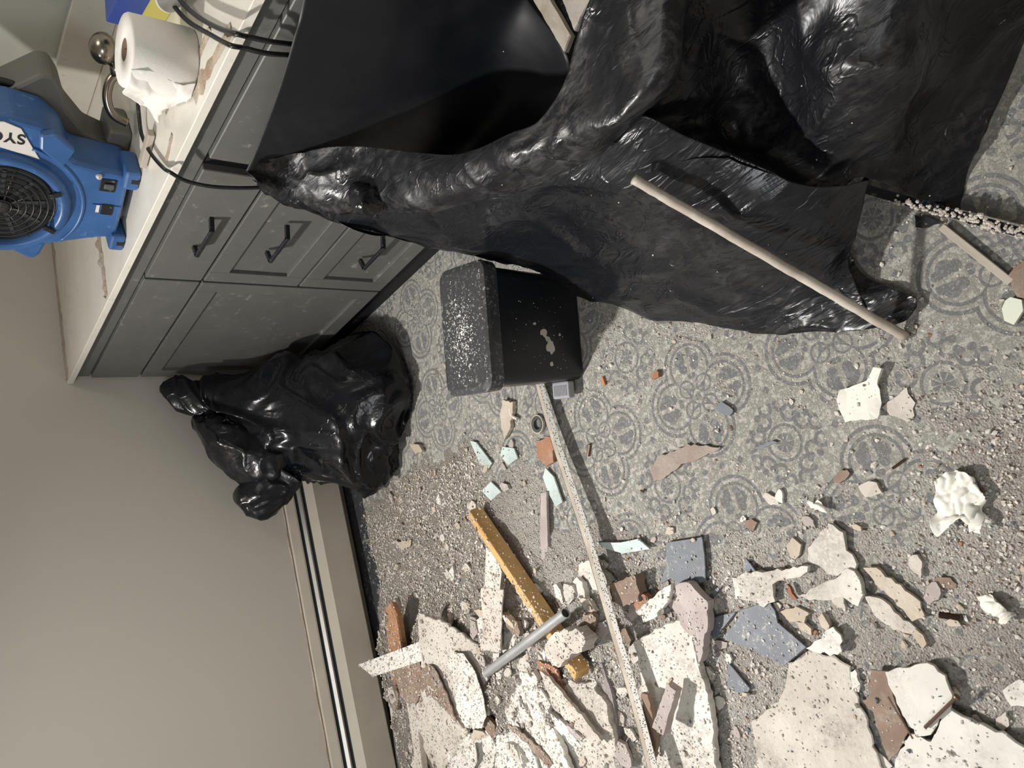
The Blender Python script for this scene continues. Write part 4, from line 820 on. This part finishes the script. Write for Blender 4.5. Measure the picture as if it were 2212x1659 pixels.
# crumpled paper
def crumple(px, name, label, z=.012, amp=.012, seed=1, freq=36, mat=CREASED, k=14):
    rows = [[at(x, y, z+(.006 if (i+j) % 2 else .014)) for j, (x, y) in enumerate(r)] for i, r in enumerate(px)]
    return film(name, rows, mat, None, k=k, amp=amp, freq=freq, seed=seed, thick=.0006, label=label, cat='paper', fac=1.1, clampto=False)
crumple([[(2018, 1040), (2022, 1080), (2010, 1130), (2030, 1150)], [(2050, 1018), (2060, 1060), (2062, 1110), (2080, 1130)], [(2085, 1020), (2095, 1065), (2100, 1105), (2105, 1140)], [(2105, 1045), (2125, 1075), (2122, 1110), (2130, 1155)]], 'crumpled_paper', 'crumpled white wallpaper lump on the tiles at the right', seed=3)
crumple([[(2110, 1290), (2118, 1310), (2135, 1330)], [(2140, 1285), (2150, 1310), (2165, 1335)], [(2165, 1300), (2178, 1325), (2188, 1350)]], 'crumpled_paper', 'smaller crumpled pale paper above the lower right corner', seed=5, z=.008, amp=.009)
crumple([[(1738, 1078), (1742, 1092), (1750, 1100)], [(1752, 1080), (1765, 1092), (1770, 1104)], [(1770, 1085), (1782, 1095), (1785, 1110)]], 'crumpled_paper', 'tiny crumpled white paper near the grey clod', seed=7, z=.008, amp=.006, k=8)
# screws and rods
def rod(name, a, b, r, label, cat, thread=False, head=False):
    a, b = Vector(a), Vector(b); bm = bmesh.new(); n = 60; tube(bm, [a.lerp(b, i/n) for i in range(n+1)], r, 8, rads=[r*(1+(.35*(i % 2) if thread else 0)) for i in range(n+1)])
    if head: d = (b-a).normalized(); tube(bm, [b-d*.001, b+d*.002], r*2.3, 12)
    return obj(name, bm, SCREWM, label=label, cat=cat)
rod('threaded_rod', at(1998, 1572, .036), at(2066, 1506, .040), .0024, 'threaded rusty screw lying on the white panel piece', 'screw', True, True)
rod('metal_spring', at(2030, 1328, .008), at(2078, 1336, .010), .0042, 'dark toothed metal spring on the dusty floor', 'spring', True)
rod('thin_rod', at(1918, 1505, .034), at(1972, 1596, .036), .0016, 'thin dark rod lying along the brown backing board', 'rod')
rod('screw', at(1928, 1012, .003), at(1955, 992, .004), .0018, 'lone dark screw on the tiles below the white paper scrap', 'screw', True)
rod('wood_stick', at(1385, 1060, .006), at(1390, 1062, .008), .003, 'little peg on the tiles', 'peg')
rod('steel_pin', at(1270, 985, .004), at(1274, 960, .004), .0045, 'short pale pin in the shadow of the corner bead', 'pin')

# ================================================================== rubble
def sm(v, a, b): t = max(0, min(1, (v-a)/(b-a))); return t*t*(3-2*t)
def heap_h(x, y):
    pile = .050*sm(-x, .84, 1.12)*sm(y, -1.36, -1.16)*sm(-y, .04, .14)
    low = .004*sm(-x, .93, 1.10)*sm(-y, 1.1, 1.3)
    mid = .016*sm(-x, .66, .80)*sm(y, -1.12, -.98)*sm(-y, .55, .66)
    return pile+low+mid
def dens(x, y):
    d = .25+.35*noise.noise(Vector((x*2.6, y*2.6, 1.3)))+.42*noise.noise(Vector((x*8, y*8, 4)))+.22*noise.noise(Vector((x*21, y*21, 9)))
    d += .75*sm(-x, .80, 1.15)*sm(y, -1.5, -1.2)+.15*sm(-x, .85, 1.15)*sm(-y, 1.2, 1.5)
    d += .55*sm(-x, .50, .62)*sm(y, -.95, -.75)*sm(-y, .10, .16)+.35*sm(y, -1.2, -1.0)*sm(-x, .45, .6)
    d += .13*sm(-y, 1.9, 2.15)*sm(-x, .6, .8)
    return max(.02, min(1, d))
X0, X1, Y0, Y1, ST = -1.62, .0, -2.46, -.075, .0046
nx, ny = int((X1-X0)/ST), int((Y1-Y0)/ST); hv = {}; verts = []; faces = []
def hh(x, y):
    q = Vector((x, y, 0)); base = heap_h(x, y)
    n1 = noise.fractal(q*38, .8, 2.2, 4)
    h = base*(1+.55*noise.noise(q*11)+.45*noise.noise(q*27))+(dens(x, y)-.56)*.009+n1*.0042+max(0, noise.noise(q*75))*.005*(.4+base*18)
    if (x > -.20 and y > -1.2): h = min(h, -.002+n1*.003)
    return h
H = [[hh(X0+i*ST, Y0+j*ST) for j in range(ny+1)] for i in range(nx+1)]
for i in range(nx+1):
    for j in range(ny+1):
        h = H[i][j]
        if h > -.002: hv[(i, j)] = len(verts); verts.append((X0+i*ST+R.uniform(-.0013, .0013), Y0+j*ST+R.uniform(-.0013, .0013), max(h, -.0015)))
for i in range(nx):
    for j in range(ny):
        q = [(i, j), (i+1, j), (i+1, j+1), (i, j+1)]
        if all(k in hv for k in q) and max(H[a_][b_] for a_, b_ in q) > .0004: faces.append([hv[k] for k in q])
me = bpy.data.meshes.new('plaster_rubble'); me.from_pydata(verts, [], faces)
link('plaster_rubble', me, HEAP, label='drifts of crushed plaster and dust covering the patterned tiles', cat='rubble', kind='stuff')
def hz(x, y):
    i, j = int((x-X0)/ST), int((y-Y0)/ST)
    return max(0, H[i][j]) if 0 <= i <= nx and 0 <= j <= ny else 0
# small flat fragments piled between the big sheets
FR = random.Random(77); FM = []; FMATS = [DRYWALL, PLASTER, DRYGREY, GYPSUM, GYPSUM, PINKP, BROWNP, CORK]
for k in range(16):
    n_ = FR.randint(5, 8); P = []
    for q in range(n_):
        t = 2*math.pi*(q+FR.uniform(-.3, .3))/n_; r_ = FR.uniform(.55, 1.1); P.append(Vector((math.cos(t)*r_*.024, math.sin(t)*r_*.015, 0)))
    P = jag(P, .0012, .006, FR); bm = prism(P, FR.uniform(.004, .010)); me = mesh(bm, 'fragment'); me.materials.append(FMATS[k % 8]); FM.append(me)
ff = None; cnt = 0
FZ = [(lambda: (FR.uniform(-1.52, -.98), FR.uniform(-1.30, -.20)), 150, 'loose flat plaster fragment among the sheets of the rubble pile', 'flat fragments in the rubble pile'),
      (lambda: (FR.uniform(-1.45, -.95), FR.uniform(-2.0, -1.35)), 62, 'loose flat plaster fragment around the mirror shards on dusty tiles', 'flat fragments around the mirror shards'),
      (lambda: (FR.uniform(-.95, -.55), FR.uniform(-1.1, -.25)), 22, 'loose flat fragment in the gravel between heater and pine stud', 'flat fragments in the gravel')]
for fn, N, lb, gp in FZ:
    for k in range(N):
        x, y = fn(); i_, j_ = int((x-X0)/ST), int((y-Y0)/ST); z = max(0, H[i_][j_]); me = FM[FR.randrange(16)]
        o = bpy.data.objects.new('plaster_fragment', me) if ff is None else ff.copy(); ff = ff or o; o.data = me; COL.objects.link(o)
        s_ = FR.uniform(.6, 1.75)*(1 if 'pile' in gp else .65); o.scale = (s_, s_, s_); o.location = (x, y, z+.002); o.rotation_euler = (FR.uniform(-.35, .35)*(1 if 'pile' in gp else .2), FR.uniform(-.3, .3)*(1 if 'pile' in gp else .2), FR.uniform(0, 6.28)); tag(o, lb, 'plaster fragment', gp)
# loose crumbs: countless small ones as one object, the 300 largest as things
def chunk_mesh(seed, flat):
    rnd = random.Random(seed); bm = bmesh.new()
    for k in range(rnd.randint(9, 14)):
        v = Vector((rnd.gauss(0, 1), rnd.gauss(0, 1), rnd.gauss(0, 1))).normalized(); bm.verts.new((v.x*rnd.uniform(.7, 1.15), v.y*rnd.uniform(.55, 1), v.z*flat))
    r_ = bmesh.ops.convex_hull(bm, input=bm.verts); bmesh.ops.delete(bm, geom=[g for g in r_['geom_interior'] if isinstance(g, bmesh.types.BMVert)], context='VERTS')
    return bm
protos = []
for s in range(14):
    bm = chunk_mesh(s, .35+.45*random.Random(s).random()); bm.verts.ensure_lookup_table(); bmesh.ops.recalc_face_normals(bm, faces=bm.faces)
    bm.verts.index_update(); protos.append((np.array([v.co[:] for v in bm.verts]), [[v.index for v in f.verts] for f in bm.faces])); bm.free()
CR = [GYPSUM, PLASTER, CORK, BROWNP, MIRROR, TERRA, PINKP]
wts = [.50, .30, .11, .025, .025, .01, .03]
binc = ctr
def blocked(x, y, m=0.0):
    d = Vector((x, y, 0))-binc; u, v = d.dot(ex), d.dot(ey)
    if abs(u) < .155+m and abs(v) < .10+m: return True
    if x > .03: return True
    if (x+.26)**2+(y+.29)**2 < (.27+m)**2: return True
    return False
from mathutils.bvhtree import BVHTree
bpy.context.view_layer.update(); BV = []; BF = []
for o in list(bpy.data.objects):
    if o.type == 'MESH' and not o.get('kind') and o.parent is None and (o.name.split('.')[0] in {'trim_board', 'wood_plank', 'brown_paper_sheet', 'drywall_sheet', 'plaster_slab', 'plaster_chunk', 'drywall_strip', 'wood_block', 'plaster_stick', 'mirror_shard', 'brown_board', 'paint_flake', 'slate_piece', 'bark_piece', 'wood_stud', 'paper_scrap', 'glass_shard', 'plaster_fragment'}):
        b0 = len(BV); BV += [o.matrix_world @ v.co for v in o.data.vertices]; BF += [[b0+i for i in f.vertices] for f in o.data.polygons]
BT = BVHTree.FromPolygons(BV, BF)
DV = []; DF = []
for o in cb.children:
    b0 = len(DV); DV += [o.matrix_world @ v.co for v in o.data.vertices]; DF += [[b0+i for i in f.vertices] for f in o.data.polygons]
DT = BVHTree.FromPolygons(DV, DF)
def topz(x, y):
    h_ = BT.ray_cast(Vector((x, y, .4)), Vector((0, 0, -1))); z0 = hz(x, y)
    if h_[0] is None or h_[0].z < z0: return z0, False
    return h_[0].z, h_[1].z > .6
rnd = random.Random(11); V = []; F = []; MI = []; cnt = 0; tries = 0
while cnt < 46000 and tries < 500000:
    tries += 1; x = rnd.uniform(X0, .03); y = rnd.uniform(-2.45, -.09)
    if rnd.random() > dens(x, y)**1.3 or blocked(x, y): continue
    s = .0010+.0026*rnd.random()**2.6+(.0030*rnd.random()**2 if dens(x, y) > .8 or (x < -.9 and y < -1.3) else 0)+(.0035 if rnd.random() < .015 else 0); pv, pf = protos[rnd.randrange(14)]; a_ = rnd.uniform(0, 6.28)
    c_, s_ = math.cos(a_), math.sin(a_); rm = np.array([[c_, -s_, 0], [s_, c_, 0], [0, 0, 1]]); b0 = len(V); tz, on = topz(x, y); cov = DT.ray_cast(Vector((x, y, 1.2)), Vector((0, 0, -1)))[0]
    if cov is not None:
        if rnd.random() > .02: continue
        tz = cov.z; s *= .8
    if on and rnd.random() < .25: continue
    if on: s *= .75
    q = (pv*s) @ rm.T; z = tz-q[:, 2].min()-.0004; q = q+np.array([x, y, z]); V.extend(map(tuple, q)); k = rnd.choices(range(7), wts)[0]
    for f in pf: F.append([b0+i for i in f]); MI.append(k)
    cnt += 1
me = bpy.data.meshes.new('plaster_crumbs'); me.from_pydata(V, [], F)
for m_ in CR: me.materials.append(m_)
me.polygons.foreach_set('material_index', MI)
link('plaster_crumbs', me, None, label='countless tiny plaster crumbs strewn over the whole floor', cat='crumbs', kind='stuff')
# 300 larger crumbs
PM = []
for s in range(14):
    for kk in range(3):
        me = bpy.data.meshes.new('crumb'); me.from_pydata([tuple(v) for v in protos[s][0]], [], protos[s][1]); me.materials.append(CR[(0, 1, 2)[kk]]); PM.append(me)
for s, kk in ((1, 3), (4, 4), (6, 6), (9, 3)):
    me = bpy.data.meshes.new('crumb'); me.from_pydata([tuple(v) for v in protos[s][0]], [], protos[s][1]); me.materials.append(CR[kk]); PM.append(me)
ZN = [('small plaster crumb in the dense gravel between corner bag and pine stud', 'plaster crumbs in the gravel before the heater', lambda x, y: y > -1.05 and x > -.95),
      ('small plaster crumb caught in the rubble pile at the photo bottom', 'plaster crumbs in the rubble pile', lambda x, y: x <= -.95 and y > -1.4),
      ('small plaster crumb among mirror shards and white plaster in the lower right', 'plaster crumbs around the mirror shards', lambda x, y: x <= -.9 and y <= -1.4),
      ('small plaster crumb on the open patterned tiles right of the bin', 'plaster crumbs on the open tiles', lambda x, y: True)]
first = bpy.data.objects.new('plaster_crumb', PM[0]); cnt = 0; placed = []
while cnt < 300:
    x = rnd.uniform(-1.5, -.08); y = rnd.uniform(-2.35, -.16)
    if rnd.random() > dens(x, y)**1.2 or blocked(x, y, .02): continue
    if DT.ray_cast(Vector((x, y, 1.2)), Vector((0, 0, -1)))[0] is not None: continue
    s = rnd.uniform(.0045, .0095)
    if any((x-a_)**2+(y-b_)**2 < (s+c_)**2 for a_, b_, c_ in placed): continue
    placed.append((x, y, s)); me = PM[rnd.randrange(len(PM))]
    o = first if cnt == 0 else first.copy(); o.data = me; COL.objects.link(o)
    zmin = min(v.co.z for v in me.vertices)*s
    o.location = (x, y, topz(x, y)[0]-zmin-.0008); o.scale = (s, s, s); o.rotation_euler = (0, 0, rnd.uniform(0, 6.28))
    for lb, gp, fn in ZN:
        if fn(x, y): tag(o, lb, 'plaster crumb', gp); break
    cnt += 1
